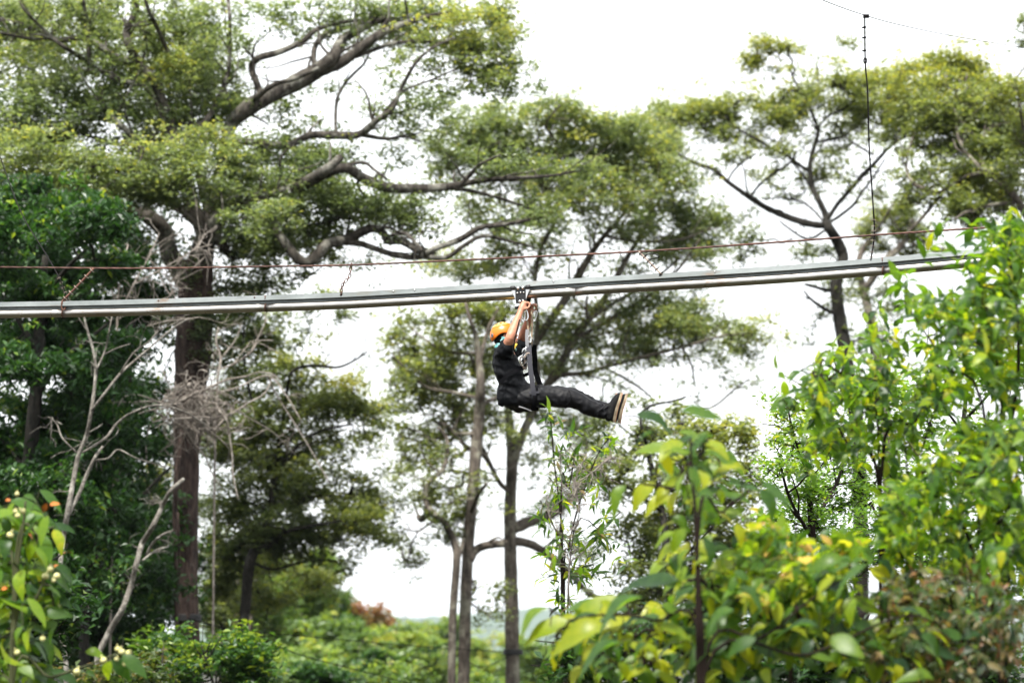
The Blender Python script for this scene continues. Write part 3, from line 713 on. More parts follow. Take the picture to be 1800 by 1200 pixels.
T9_trunk = L((1856, 760, 26), (1848, 600, 24), (1836, 480, 20), (1812, 395, 16), (1775, 335, 13), (1730, 300, 11))
T9_limbs = [
    L((1730, 300, 9), (1722, 260, 8), (1740, 225, 7), (1775, 190, 5)),
    L((1735, 302, 9), (1695, 312, 8), (1655, 338, 8), (1625, 332, 8), (1606, 322, 8), (1594, 300, 5), (1596, 270, 4), (1605, 240, 3)),
    L((1730, 300, 8), (1700, 270, 7), (1682, 230, 5), (1690, 180, 4), (1700, 130, 3)),
    L((1790, 355, 8), (1745, 360, 7), (1700, 372, 5), (1680, 385, 4)),
    L((1655, 340, 6), (1632, 370, 6), (1608, 396, 5), (1590, 415, 3)),
    L((1812, 395, 8), (1810, 300, 8), (1800, 230, 6), (1790, 180, 4)),
]
T9_pads = [(1658, 108, 24, 20, 1, .8), (1700, 118, 26, 28, 1, .85), (1690, 155, 34, 26, 1.1, .75), (1660, 190, 45, 26, 1, .65), (1720, 195, 50, 34, 1.2, .62), (1780, 165, 36, 22, 1.2, .72), (1770, 215, 45, 34, 1.2, .65), (1700, 238, 60, 30, 1.2, .6), (1760, 268, 55, 26, 1, .5), (1640, 225, 40, 26, 1, .62), (1640, 268, 34, 20, .5, .5), (1700, 288, 50, 20, .6, .45),
    (1660, 330, 44, 24, .6, .6), (1720, 318, 40, 20, 1, .75), (1735, 350, 55, 26, 1.1, .65), (1690, 372, 34, 24, 1.1, .55), (1620, 340, 40, 16, .6, .55), (1600, 300, 24, 34, .35, .5), (1785, 335, 34, 22, .7, .6), (1712, 388, 26, 14, .8, .5), (1660, 295, 40, 16, .5, .5), (1798, 250, 20, 30, 1, .6), (1805, 70, 10, 40, .8, .4)]
T9_pads = [(p[0], p[1], p[2] * 1.1, p[3] * 1.2, p[4] * 1.75, p[5] - .1) + p[6:] for p in T9_pads] + [(1740, 240, 60, 34, 1, .55, 1.5), (1700, 200, 60, 34, 1, .65, 1.5), (1780, 300, 40, 26, .8, .5), (1650, 150, 34, 26, .8, .75), (1740, 150, 40, 26, .9, .75)]
tree('leafy_tree', 'fuller olive-leaved tree rising above the shrubs at the right edge', 52.0, T9_trunk, T9_limbs, T9_pads,
     leaf=.095, mat='olive', barkm='bark_mid', clus_px=20, per=16, twig_r=.006)

T8b_trunk = L((1560, 760, 22), (1545, 640, 20), (1530, 560, 17), (1515, 500, 14), (1510, 462, 12), (1516, 440, 10), (1530, 420, 9), (1545, 400, 7))
T8b_limbs = [L((1520, 510, 14), (1552, 462, 13), (1580, 436, 12), (1596, 412, 9), (1605, 385, 6)), L((1596, 425, 5), (1630, 438, 5), (1660, 436, 4)), L((1545, 400, 5), (1560, 375, 4), (1570, 355, 3))]
T8b_pads = [(1570, 368, 34, 20, 1.2, .6), (1538, 398, 40, 24, 1.1, .68), (1590, 388, 38, 30, 1.2, .5), (1558, 428, 34, 16, 1, .5), (1618, 418, 24, 16, .9, .5), (1500, 432, 24, 10, .5, .5), (1645, 446, 34, 8, .8, .5), (1560, 400, 40, 24, 1, .55), (1600, 440, 40, 10, .8, .4)]
tree('round_tree', 'small round-headed tree seen between the cable and the rail at right', 72.0, T8b_trunk, T8b_limbs, T8b_pads,
     leaf=.12, mat='olive', barkm='bark_mid', clus_px=18, per=14, twig_r=.007)

# darker tree left of the sky gap
T5_trunk = L((412, 1150, 16), (428, 1095, 18), (434, 1030, 19), (440, 985, 20), (455, 955, 16), (470, 920, 14), (480, 860, 12), (490, 790, 9), (500, 720, 7))
T5_limbs = [
    L((448, 970, 13), (475, 955, 12), (500, 935, 9), (540, 925, 6), (600, 915, 4)),
    L((480, 860, 8), (510, 800, 8), (540, 770, 6), (570, 755, 5), (620, 745, 4)),
    L((470, 915, 7), (520, 880, 6), (580, 870, 4), (640, 880, 3)),
    L((500, 720, 6), (510, 660, 6), (530, 645, 6), (560, 643, 6), (595, 645, 5), (625, 632, 4), (645, 618, 3)),
    L((495, 760, 6), (450, 720, 6), (430, 640, 5), (430, 560, 4), (450, 510, 3)),
    L((440, 985, 6), (480, 1000, 5), (540, 985, 4), (590, 985, 3)),
    L((500, 740, 6), (560, 715, 5), (620, 720, 4), (670, 740, 3)),
]
T5_pads = [
    (470, 595, 34, 28, 1.1, .3), (490, 560, 24, 26, 1.1, .35), (425, 550, 45, 34, 1.2, .2), (440, 610, 45, 40, 1.2, .15), (400, 655, 36, 40, 1.1, .2), (430, 690, 50, 30, 1, .4), (500, 645, 34, 30, .9, .55), (525, 640, 26, 20, .8, .8), (548, 640, 22, 14, .7, .85), (545, 690, 65, 32, 1.2, .35), (585, 715, 70, 28, 1.2, .3), (610, 672, 22, 12, .9, .85), (650, 730, 40, 22, 1.1, .4), (680, 745, 22, 14, .8, .4), (665, 715, 20, 10, .8, .7),
    (480, 740, 55, 36, 1, .35), (500, 795, 80, 34, .8, .45), (570, 790, 45, 24, .7, .45), (600, 830, 30, 22, .6, .5), (612, 762, 60, 20, .6, .35), (640, 778, 36, 12, .4, .35), (480, 850, 70, 40, 1.1, .3), (550, 875, 70, 32, 1.1, .35), (430, 880, 50, 40, 1.1, .2), (500, 930, 70, 32, 1.3, .12), (560, 940, 55, 32, 1.3, .1), (440, 940, 50, 40, 1.1, .15), (620, 915, 55, 34, 1, .45), (668, 900, 34, 24, .8, .4), (600, 975, 34, 24, .7, .25), (650, 955, 50, 16, .4, .4),
    (465, 1000, 50, 34, .9, .5, 3), (530, 1005, 44, 30, .8, .6, 3), (590, 1030, 12, 18, .8, .3), (480, 1045, 50, 20, .7, .55, 3), (400, 800, 40, 40, 1.1, .3), (395, 960, 30, 50, 1, .2), (400, 880, 30, 40, 1, .2), (380, 740, 40, 50, 1.1, .2, 1), (390, 1020, 40, 50, 1, .3, 1.5), (370, 920, 30, 60, 1, .2, 1.5), (450, 800, 50, 40, 1.1, .3), (420, 760, 50, 30, 1.1, .3), (450, 1060, 50, 40, .8, .45, 3), (540, 830, 60, 30, .9, .4), (520, 960, 60, 30, 1.1, .15), (610, 880, 50, 24, .9, .4), (560, 1020, 50, 24, .7, .5, 3), (430, 1000, 40, 30, .9, .3),
    (610, 1000, 16, 14, .6, .3), (700, 930, 20, 12, .35, .35),
]
T5_pads = [(p[0], p[1], p[2], p[3], p[4], min(1, p[5] + (.12 if p[0] > 570 else .04))) + p[6:] for p in T5_pads]
T5_pads += [(640, 840, 50, 22, .6, .5), (670, 880, 45, 26, .8, .45), (650, 930, 50, 26, .7, .45), (690, 950, 34, 16, .5, .4), (560, 600, 26, 14, .4, .6), (620, 900, 50, 30, .8, .45)]
T5_pads += grid_pads(390, 600, 560, 960, 66, 40, 22, .45, .3, [(590, 620, 60, 40), (600, 800, 30, 14), (620, 850, 20, 20)], dr=(-.5, 3.0))
tree('dark_tree', 'dark leaning tree with dense low boughs left of the bright sky gap', 53.0, T5_trunk, T5_limbs, T5_pads,
     leaf=.095, mat='olive', barkm='bark_dark', clus_px=21, per=20, twig_r=.006)

# glossy evergreen thicket at the left edge: three trees
gaps = [(92, 652, 18, 22), (70, 700, 12, 26), (275, 635, 30, 20), (195, 572, 22, 12), (320, 655, 22, 26), (300, 610, 14, 10), (30, 700, 4, 6), (250, 700, 14, 12)]
Tl = [
    ('tall glossy evergreen at the left edge, leaves dark against the big trunk', 41.0, L((60, 1190, 30), (55, 1000, 28), (50, 850, 26), (62, 700, 24), (70, 560, 18), (80, 450, 12)),
     [L((62, 700, 12), (100, 640, 10), (150, 600, 7), (200, 560, 4)), L((66, 620, 12), (30, 560, 9), (-10, 520, 6)), L((72, 540, 10), (110, 480, 8), (160, 430, 5)), L((55, 850, 10), (20, 790, 7), (-20, 760, 5)), L((52, 900, 10), (110, 820, 8), (170, 770, 4))],
     grid_pads(-20, 200, 380, 1000, 48, 44, 30, 1.25, .42, gaps, dr=(-1.2, 2.2))),
    ('second glossy evergreen filling the gap behind the pale dead stems', 47.0, L((215, 1190, 26), (212, 1050, 24), (205, 900, 22), (215, 780, 18), (225, 660, 14), (235, 560, 9)),
     [L((212, 800, 9), (260, 730, 7), (300, 690, 4)), L((205, 900, 9), (160, 840, 7), (120, 800, 4)), L((225, 660, 7), (180, 600, 5), (150, 560, 3)), L((206, 920, 8), (260, 860, 6), (300, 820, 4))],
     grid_pads(120, 285, 440, 1090, 52, 40, 30, 1.2, .42, gaps, dr=(.2, 2.8))),
    ('low dark evergreen at the foot of the pale leaning dead trunk', 44.0, L((150, 1195, 20), (148, 1120, 18), (152, 1060, 15), (160, 1000, 11), (165, 950, 7)),
     [L((150, 1080, 8), (190, 1040, 6), (230, 1010, 4)), L((150, 1100, 8), (110, 1050, 6), (70, 1010, 4))],
     grid_pads(70, 265, 900, 1150, 48, 36, 28, 1.2, .38, [], dr=(.3, 2))),
]
for lab, d, tr, lb, pads in Tl:
    tree('evergreen_tree', lab, d, tr, lb, pads, leaf=.125, mat='dark', barkm='bark_dark', clus_px=26, per=17, twig_r=.005, up=.6, wr=.42, droop=.5, tint_sd=.2, flat=.6, group='glossy evergreens at the left', depth_k=.7, dcap=1.6)
# ------------------------------------------------------------------ dead stems, vine tangle, undergrowth
def woody(name, label, d0, polys, mat, cat='dead tree', spread=.6, twigs=0, twig_len=60, ground=True, group=None):
    if mat in ('deadwood', 'vine'):
        polys = [[(q[0], q[1], q[2] * .8) for q in p] for p in polys]
    wood, known = resolve_limbs(d0, polys[0], polys[1:], spread)
    base = wood[0][0][0].copy()
    if ground:
        base[2] = terrain(base[0], base[1]) - .1
    o = thing(name, label, cat, base, group)
    pts, rr = wood[0]
    if ground and pts[0][2] > base[2] + .2:
        pts = np.vstack([base, (base + pts[0]) / 2, pts]); rr = np.r_[rr[0] * 1.2, rr[0] * 1.08, rr]
    V, Fq = tube(pts, rr, 10, bump=.05)
    link('trunk', make_mesh('trunk', V, Fq, True, None, (M[mat],)), o)
    allp = []
    for p, r in wood[1:]:
        V, Fq = tube(p, r, 8, bump=.06)
        link('branch', make_mesh('branch', V, Fq, True, None, (M[mat],)), o)
    if twigs:
        mb = MB()
        nodes = np.vstack([w[0][len(w[0]) // 3:] for w in wood])
        pm = d0 / FPX
        for _ in range(twigs):
            a = nodes[rng.integers(len(nodes))]
            v = unit(np.array([rng.normal(0, 1), rng.normal(0, .8), rng.normal(.35, .8)]))
            ln = twig_len * pm * rng.uniform(.4, 1.3)
            pts = [a]
            for k in range(4):
                v = unit(v + rng.normal(0, .28, 3)); pts.append(pts[-1] + v * ln / 4)
            pts = np.array(pts)
            r = rng.uniform(.6, 1.3) * pm
            mb.tube(pts, np.linspace(r, r * .35, 5), 4, cap=False)
            for k in range(2):
                a2 = pts[rng.integers(1, 4)]; v2 = unit(v + rng.normal(0, .7, 3))
                mb.tube(np.array([a2, a2 + v2 * ln * .25 + rng.normal(0, .03, 3), a2 + v2 * ln * .5]), np.array([r * .6, r * .5, r * .3]), 4, cap=False)
        t_ = mb.build('twigs', M[mat], o); t_["kind"] = "stuff"
    return o

woody('dead_sapling', 'pale dead sapling forking into two bare stems in front of the evergreens', 37.0, [
    L((116, 1165, 12), (106, 1090, 12), (104, 1040, 12), (106, 990, 11), (112, 940, 11), (118, 905, 12), (128, 850, 11), (138, 800, 10), (150, 770, 8), (160, 725, 8), (168, 660, 7), (165, 620, 6), (152, 575, 5), (146, 545, 4)),
    L((160, 722, 6), (185, 690, 6), (210, 658, 6), (235, 635, 5), (262, 612, 4), (300, 580, 4), (330, 560, 3)),
    L((212, 655, 4), (235, 620, 4), (262, 600, 3), (285, 575, 3)),
    L((170, 648, 4), (185, 615, 4), (192, 580, 3), (200, 540, 3)),
    L((185, 622, 3), (205, 612, 3), (230, 604, 2)),
    L((120, 905, 9), (140, 865, 9), (152, 835, 8), (166, 805, 7), (180, 785, 6)),
    L((145, 795, 5), (185, 770, 6), (205, 745, 6), (232, 725, 5), (275, 712, 5), (320, 722, 4), (360, 745, 3)),
    L((165, 808, 4), (190, 805, 4), (208, 790, 4), (240, 805, 3), (290, 820, 3)),
    L((138, 798, 4), (110, 770, 4), (100, 745, 3), (85, 732, 2)),
    L((155, 760, 3), (170, 752, 3), (180, 745, 2)),
], 'deadwood', twigs=32, twig_len=60)
woody('leaning_snag', 'pale leaning snag with a broken fork left of the big red-brown trunk', 40.0, [
    L((172, 1150, 14), (195, 1105, 14), (215, 1070, 13), (230, 1030, 12), (240, 990, 12), (250, 955, 12), (268, 925, 11), (285, 890, 10), (300, 862, 9), (322, 842, 8)),
    L((276, 908, 8), (282, 895, 7), (284, 882, 5)),
    L((258, 975, 7), (268, 955, 7), (285, 940, 6), (304, 932, 4)),
    L((250, 985, 5), (272, 968, 5), (296, 960, 4)),
], 'deadwood', twigs=14, twig_len=40)
woody('dry_shrub', 'grey leafless shrub of thin twigs above the rail beside the big trunk', 42.0, [
    L((200, 720, 5), (205, 600, 5), (208, 520, 4), (215, 470, 4), (225, 430, 3)),
    L((206, 560, 4), (235, 500, 4), (262, 450, 3), (280, 410, 2)), L((207, 540, 4), (185, 480, 3), (175, 430, 3)), L((235, 500, 3), (290, 470, 3), (340, 440, 3), (372, 430, 2)),
    L((207, 560, 3), (250, 540, 3), (300, 520, 2)), L((290, 470, 3), (300, 500, 2), (310, 530, 2)), L((208, 600, 3), (270, 570, 3), (330, 560, 2)),
    L((340, 440, 3), (352, 425, 3), (355, 415, 2)),
], 'vine', cat='shrub', twigs=60, twig_len=70, spread=.4)
woody('dry_shrub', 'dry forked branches standing out against the dark boughs right of the big trunk', 43.5, [
    L((378, 760, 5), (382, 690, 5), (383, 660, 5), (388, 630, 5), (380, 600, 4), (384, 575, 3)),
    L((383, 650, 4), (410, 640, 4), (440, 620, 4), (455, 600, 3), (480, 598, 2)), L((440, 620, 3), (455, 590, 3), (470, 560, 2)), L((388, 630, 3), (412, 600, 3), (425, 570, 2)),
    L((383, 690, 4), (420, 680, 4), (470, 660, 4), (500, 690, 3), (530, 740, 2)), L((470, 660, 3), (490, 700, 3), (540, 780, 3), (580, 850, 3)), L((410, 640, 3), (425, 620, 2), (440, 600, 2)),
    L((382, 700, 4), (430, 730, 3), (480, 760, 3), (520, 800, 2)),
], 'vine', cat='shrub', twigs=18, twig_len=50, spread=.5)

def vine_tangle():
    d = 43.2
    c = P(345, 715, d)
    o = thing('vine_tangle', 'tangled ball of dry grey vines wrapped round the big trunk', 'vine', c)
    pm = d / FPX
    mb = MB()
    for i in range(270):
        th = rng.uniform(0, 2 * math.pi)
        # strands arch over the top and hang down
        x0 = rng.normal(4, 32); y0 = rng.normal(-4, 26); z0 = rng.normal(-14, 32)
        n = 7
        v = unit(np.array([rng.normal(0, 1), rng.normal(0, .7), rng.normal(.2, .7)]))
        p = np.array([x0, z0, y0]); pts = [p.copy()]
        ln = rng.uniform(36, 105)
        for k in range(n):
            v = unit(v + rng.normal(0, .32, 3) + np.array([0, 0, -.16]) - pts[-1] * .004)
            pts.append(pts[-1] + v * ln / n)
        pts = c + np.array(pts) * pm
        r = rng.uniform(.55, 1.25) * pm
        mb.tube(catmull(pts, 2), np.linspace(r, r * .6, n * 2 + 1), 4, cap=False)
    mb.build('strands', M['vine'], o)["kind"] = "stuff"
    for k in range(9):
        a = c + np.array([rng.normal(0, 40), -45 - rng.uniform(0, 20), rng.normal(20, 30)]) * pm
        v = unit(np.array([rng.choice([-1, 1]) * rng.uniform(.5, 1), rng.normal(0, .2), rng.normal(0, .3)]))
        pts = [a]
        for j in range(6):
            v = unit(v + rng.normal(0, .22, 3) + np.array([0, 0, -.10])); pts.append(pts[-1] + v * rng.uniform(22, 36) * pm)
        V, Fq = tube(catmull(np.array(pts), 3), np.linspace(2.2, .9, 19) * pm, 6)
        link('stem', make_mesh('stem', V, Fq, True, None, (M['vine'],)), o)
vine_tangle()

# bushes under the trees
def bush(label, d, cx, cy, rx, ry, mat, leaf, tint, dens=1.2, name='bush', cat='bush', group=None, up=.7, clus=24, per=17, wr=.48, tint_sd=.17, n=9, stem='bark_dark'):
    base = (cx, cy + ry)
    tr = L((cx, cy + ry * .9, 6), (cx + rng.normal(0, rx * .1), cy + ry * .3, 5), (cx, cy - ry * .3, 4))
    lb = []
    for k in range(5):
        a = rng.uniform(-1, 1)
        lb.append(L((cx, cy + ry * rng.uniform(.2, .8), 4), (cx + a * rx * .4, cy + ry * rng.uniform(-.3, .3), 3), (cx + a * rx * .8, cy - ry * rng.uniform(0, .6), 2)))
    pads = []
    for k in range(n):
        a = rng.uniform(-.72, .72); b = rng.uniform(-.55, .6)
        pads.append((cx + a * rx, cy + b * ry + abs(a) * ry * .25, rx * .38, ry * .34, dens, np.clip(tint + rng.normal(0, .08), 0, 1), rng.uniform(-.5, .5) * rx * d / FPX))
    return tree(name, label, d, tr, lb, pads, leaf=leaf, mat=mat, barkm=stem, cat=cat, group=group, spread=.5, clus_px=clus, per=per, twig_r=.004, up=up, wr=wr, tint_sd=tint_sd, depth_k=.9, dcap=3.0)

G = 'bushes at the foot of the left trees'
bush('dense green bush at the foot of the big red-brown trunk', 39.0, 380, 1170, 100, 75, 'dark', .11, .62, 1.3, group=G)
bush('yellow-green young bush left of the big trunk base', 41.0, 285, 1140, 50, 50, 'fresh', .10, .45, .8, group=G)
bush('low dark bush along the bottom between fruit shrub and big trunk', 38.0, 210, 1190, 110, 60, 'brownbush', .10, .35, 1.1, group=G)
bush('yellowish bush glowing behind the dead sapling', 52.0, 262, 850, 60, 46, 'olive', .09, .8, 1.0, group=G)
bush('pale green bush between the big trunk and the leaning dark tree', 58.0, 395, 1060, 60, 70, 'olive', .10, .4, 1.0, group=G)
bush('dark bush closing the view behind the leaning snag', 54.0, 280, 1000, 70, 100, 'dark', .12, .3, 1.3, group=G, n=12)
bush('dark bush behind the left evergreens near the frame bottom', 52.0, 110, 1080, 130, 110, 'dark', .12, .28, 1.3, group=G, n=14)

# thin trunks further back between the big tree and the sky gap
for i, (lab, d, pts) in enumerate([
    ('thin pale trunk right of the big trunk, nearer to it', 60, L((388, 1180, 9), (386, 1120, 9), (384, 1060, 8), (380, 980, 7), (383, 900, 6))),
    ('thin pale trunk close beside the dark leaning tree', 62, L((412, 1160, 9), (413, 1110, 9), (416, 1060, 9), (420, 1000, 8), (424, 940, 6))),
    ('thin brown trunk right of the dark leaning tree', 64, L((442, 1190, 7), (440, 1140, 7), (440, 1100, 7), (444, 1040, 6), (448, 980, 5)))]):
    woody('thin_trunk', lab, d, [pts, L(pts[3], (pts[3][0] + 14, pts[3][1] - 40, 4), (pts[3][0] + 30, pts[3][1] - 70, 2))], 'bark_mid', cat='tree', group='thin trunks behind the big tree')
woody('aerial_roots', 'thin brown aerial roots hanging close along the left of the big trunk', 44.8, [
    L((312, 1190, 7), (310, 1050, 8), (308, 940, 9), (309, 850, 9), (316, 780, 8), (322, 700, 7)), L((309, 930, 5), (306, 880, 5), (310, 820, 4)), L((310, 1050, 5), (316, 980, 4), (312, 900, 4))], 'bark_red', cat='roots', spread=.1)

# mid-distance leafy trees behind the right-hand shrubs
T10_trunk = L((1185, 1180, 16), (1180, 1080, 16), (1172, 980, 14), (1165, 900, 12), (1150, 840, 10), (1138, 790, 8))
T10_limbs = [L((1140, 800, 10), (1120, 770, 9), (1126, 752, 9), (1150, 758, 10), (1166, 764, 9), (1178, 756, 6)), L((1136, 780, 6), (1126, 740, 6), (1140, 715, 5), (1180, 705, 4), (1205, 698, 3)),
             L((1160, 880, 6), (1200, 830, 5), (1250, 780, 4)), L((1165, 900, 6), (1110, 860, 5), (1070, 840, 3)), L((1175, 1000, 7), (1240, 940, 5), (1290, 880, 4))]
T10_pads = [(1140, 758, 42, 22, .8, .35), (1120, 715, 30, 18, .6, .4), (1185, 728, 40, 20, .9, .5), (1250, 755, 60, 28, 1, .75), (1220, 795, 70, 30, .9, .6), (1300, 775, 34, 26, .8, .7), (1310, 828, 34, 34, .7, .6), (1100, 790, 50, 24, .7, .35), (1150, 845, 70, 30, .6, .45), (1080, 850, 44, 20, .35, .4), (1250, 875, 70, 40, .8, .6), (1120, 930, 50, 34, .7, .45), (1185, 925, 55, 40, .8, .6), (1270, 950, 60, 50, .9, .5), (1150, 1000, 60, 40, .7, .4), (1210, 1060, 90, 50, 1, .35), (1100, 1080, 60, 50, .8, .4), (1060, 1150, 60, 40, .8, .5)]
T10_pads += grid_pads(1080, 1330, 760, 1150, 64, 42, 26, .6, .5, [(1070, 900, 40, 30), (1200, 860, 20, 14)], dr=(-.5, 2))
tree('leafy_tree', 'yellow-green tree with a hooked bare bough below the rider\'s shoes', 44.0, T10_trunk, T10_limbs, T10_pads, leaf=.09, mat='olive', barkm='bark_dark', clus_px=20, per=13, twig_r=.005)
T11_trunk = L((1440, 1190, 18), (1436, 1080, 17), (1430, 980, 15), (1425, 900, 12), (1420, 830, 8), (1418, 770, 5))
T11_limbs = [L((1430, 950, 8), (1390, 880, 6), (1370, 810, 4)), L((1427, 920, 8), (1470, 850, 6), (1490, 780, 4)), L((1421, 840, 6), (1400, 780, 4), (1385, 720, 3))]
T11_pads = [(1420, 775, 55, 44, 1.1, .6), (1400, 850, 50, 40, 1.1, .55), (1470, 795, 50, 50, 1, .5), (1450, 720, 44, 26, .8, .6), (1390, 738, 26, 26, .8, .7), (1350, 700, 24, 12, .3, .6), (1370, 800, 30, 40, .8, .6), (1480, 880, 60, 50, 1, .4), (1420, 930, 70, 40, 1, .4), (1540, 840, 50, 60, .9, .45), (1400, 1010, 80, 50, 1, .3), (1530, 960, 70, 60, 1, .3), (1600, 900, 60, 60, .9, .4), (1500, 680, 30, 20, .5, .6)]
tree('leafy_tree', 'light green small-leaved tree showing through the right-hand shrubs', 27.0, T11_trunk, T11_limbs, T11_pads, leaf=.055, mat='fresh', barkm='stem', clus_px=22, per=15, twig_r=.003)

T12_trunk = L((1700, 1190, 18), (1694, 1080, 17), (1690, 960, 15), (1688, 850, 12), (1692, 760, 9), (1700, 680, 6))
T12_limbs = [L((1690, 950, 8), (1640, 880, 6), (1610, 800, 4)), L((1690, 900, 8), (1750, 820, 6), (1790, 740, 4)), L((1692, 760, 6), (1650, 700, 4), (1630, 650, 3)), L((1694, 740, 6), (1740, 690, 4), (1770, 640, 3))]
T12_pads = grid_pads(1600, 1810, 640, 1160, 66, 42, 28, .6, .42, [(1590, 820, 20, 14), (1780, 720, 24, 30), (1650, 640, 24, 14), (1600, 610, 20, 10)], dr=(-1, 1.5))
tree('leafy_tree', 'dark green tree mass behind the right-edge shrubs', 30.0, T12_trunk, T12_limbs, T12_pads, leaf=.085, mat='fresh', barkm='bark_dark', clus_px=26, per=13, twig_r=.004)
# far slope of trees seen below the sky gap
FG = 'far trees beyond the sky gap'
far = [
    ('tall pale tree rising behind the dark leaning tree, left', 84, 430, 1040, 60, 100, 'far', .5, .2), ('tall pale tree rising behind the dark leaning tree, right', 90, 520, 1050, 60, 80, 'far', .6, .22),
    ('rounded green tree low in the sky gap beside the dark leaning tree', 92, 480, 1110, 75, 70, 'far', .5, .26), ('taller pale green tree at the left end of the far slope', 100, 470, 1050, 50, 60, 'far', .55, .26),
    ('broad green tree in the middle of the far slope', 88, 560, 1150, 80, 60, 'far', .48, .24), ('dark tree topping the left of the far slope', 110, 560, 1085, 50, 55, 'far', .2, .28), ('reddish-leaved tree on the far slope', 112, 625, 1110, 44, 48, 'brownbush', .8, .26),
    ('bright green tree on the crest of the far slope', 130, 690, 1130, 55, 38, 'far', .6, .30), ('yellow-flecked tree low on the far slope', 105, 690, 1160, 55, 45, 'far', .65, .26), ('round yellowish tree near the slender trunk', 120, 750, 1175, 45, 38, 'far', .7, .28),
    ('green tree on the crest left of the slender trunk', 150, 760, 1130, 50, 32, 'far', .55, .34), ('green tree at the bottom edge of the far slope', 85, 625, 1185, 70, 50, 'far', .42, .24), ('yellow-green tree between the two middle trunks', 170, 852, 1165, 55, 36, 'far', .7, .36),
    ('pale green tree low between the two middle trunks', 140, 860, 1195, 50, 30, 'far', .65, .32), ('light green tree right of the mottled trunk', 130, 945, 1170, 50, 40, 'far', .6, .3), ('low green tree at the bottom left of the far slope', 80, 500, 1190, 80, 45, 'far', .5, .22),
]
for lab, d, cx, cy, rx, ry, mt, tn, lf in far:
    bush(lab, d, cx, cy - 10, rx * 1.15, ry * 1.3, mt, lf, tn, 1.2, name='far_tree', cat='tree', group=FG, clus=16, per=12, n=14, stem='bark_mid', tint_sd=.13)
for lab, d, cx, rx, ry, tn in [('low leafy clump at the bottom edge between far slope and slender trunk', 66, 700, 80, 44, .6), ('low leafy clump at the bottom edge left of the far slope', 62, 560, 80, 40, .5), ('low yellow clump at the bottom edge between the middle trunks', 70, 850, 50, 26, .6), ('low leafy clump at the bottom edge right of the mottled trunk', 52, 985, 70, 50, .6), ('pale shrubby clump at the foot of the dark leaning tree', 60, 450, 60, 46, .6)]:
    bush(lab, d, cx, 1200, rx, ry, 'far' if tn > .5 else 'dark', .16, tn - .1, 1.2, name='bush', cat='bush', group='low clumps at the bottom edge', clus=18, per=10, n=12)
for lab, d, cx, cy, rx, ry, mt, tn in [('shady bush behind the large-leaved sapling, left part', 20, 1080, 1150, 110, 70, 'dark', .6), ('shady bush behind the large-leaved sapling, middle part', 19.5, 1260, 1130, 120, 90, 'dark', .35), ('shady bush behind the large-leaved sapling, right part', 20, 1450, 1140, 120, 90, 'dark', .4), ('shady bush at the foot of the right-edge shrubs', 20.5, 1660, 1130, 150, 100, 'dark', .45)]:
    bush(lab, d, cx, cy, rx, ry, mt, .075, tn, 1.0, group='shady bushes under the right-hand shrubs', clus=30, per=10, n=14, tint_sd=.22)  # dark leaf colour stands in for shade behind the near leaves
for i, (cx, cy, d, lab) in enumerate([(600, 1120, 96, 'dark evergreen clump in the middle of the far slope'), (520, 1130, 89, 'dark evergreen clump low on the far slope'), (665, 1175, 82, 'dark evergreen clump at the bottom of the far slope'), (735, 1155, 118, 'dark evergreen clump beside the round yellowish tree')]):
    bush(lab, d, cx, cy, 34, 44, 'dark', .22, .5, 1.1, name='far_tree', cat='tree', group=FG, clus=15, per=10, n=8, stem='bark_mid')
bush('dark bush directly behind the fruiting shrub', 21.0, 30, 1060, 130, 150, 'dark', .08, .4, 1.0, group=G, clus=30, per=10, n=18, tint_sd=.2)
# more crowns behind them, past the middle trunks
for i in range(14):
    cx = 430 + i * 45 + rng.normal(0, 10)
    bush('distant tree in the hazy row under the far ridge', rng.uniform(230, 330), cx, 1168 + rng.normal(0, 4), 46, 30, 'far', .55, rng.uniform(.45, .8), 1.1, name='distant_tree', cat='tree', group='distant row of trees', clus=13, per=6, n=8, stem='bark_mid')

# ------------------------------------------------------------------ plants near the camera, leaf by leaf
def leaf_mesh(name, mat, nl=7, wr=.42, curl=.25, fold=.14, twist=0.0, tipx=1.0, seed=0):
    """one broad leaf, base at the origin, running along +X, upper face +Z, length 1"""
    r = np.random.default_rng(seed)
    V, Fq = [], []
    for i in range(nl + 1):
        t = i / nl
        w = wr * .5 * (math.sin(math.pi * min(1, t ** .8)) ** .75) * (1 - .35 * t ** 3) if 0 < t < 1 else .012
        x = t * (1 - .10 * curl * t); z = .06 * math.sin(t * 3) - curl * t * t * .5
        wav = .02 * math.sin(t * 9 + seed)
        a = twist * t
        for s in (-1, 0, 1):
            y = s * w; zz = z + abs(s) * (fold * w * 1.6 + wav * abs(s))
            V.append([x, y * math.cos(a) - (zz - z) * math.sin(a), z + y * math.sin(a) + (zz - z) * math.cos(a)])
    for i in range(nl):
        for j in range(2):
            Fq.append([i * 3 + j, (i + 1) * 3 + j, (i + 1) * 3 + j + 1, i * 3 + j + 1])
    return make_mesh(name, V, Fq, True, None, (mat,))

def frame(d, nrm):
    d = unit(np.asarray(d, float)); nrm = np.asarray(nrm, float)
    nrm = unit(nrm - d * np.dot(nrm, d)); y = np.cross(nrm, d)
    return np.stack([d, y, nrm], 1)

def put_leaf(o, me, base, d, nrm, ln, name='leaf'):
    R = frame(d, nrm)
    lo = bpy.data.objects.new(name, me)
    COL.objects.link(lo)
    lo.parent = o
    b = np.asarray(base) - np.array(o.location)
    m = Matrix(((R[0, 0] * ln, R[0, 1] * ln, R[0, 2] * ln, b[0]), (R[1, 0] * ln, R[1, 1] * ln, R[1, 2] * ln, b[1]), (R[2, 0] * ln, R[2, 1] * ln, R[2, 2] * ln, b[2]), (0, 0, 0, 1)))
    lo.matrix_local = m
    return lo

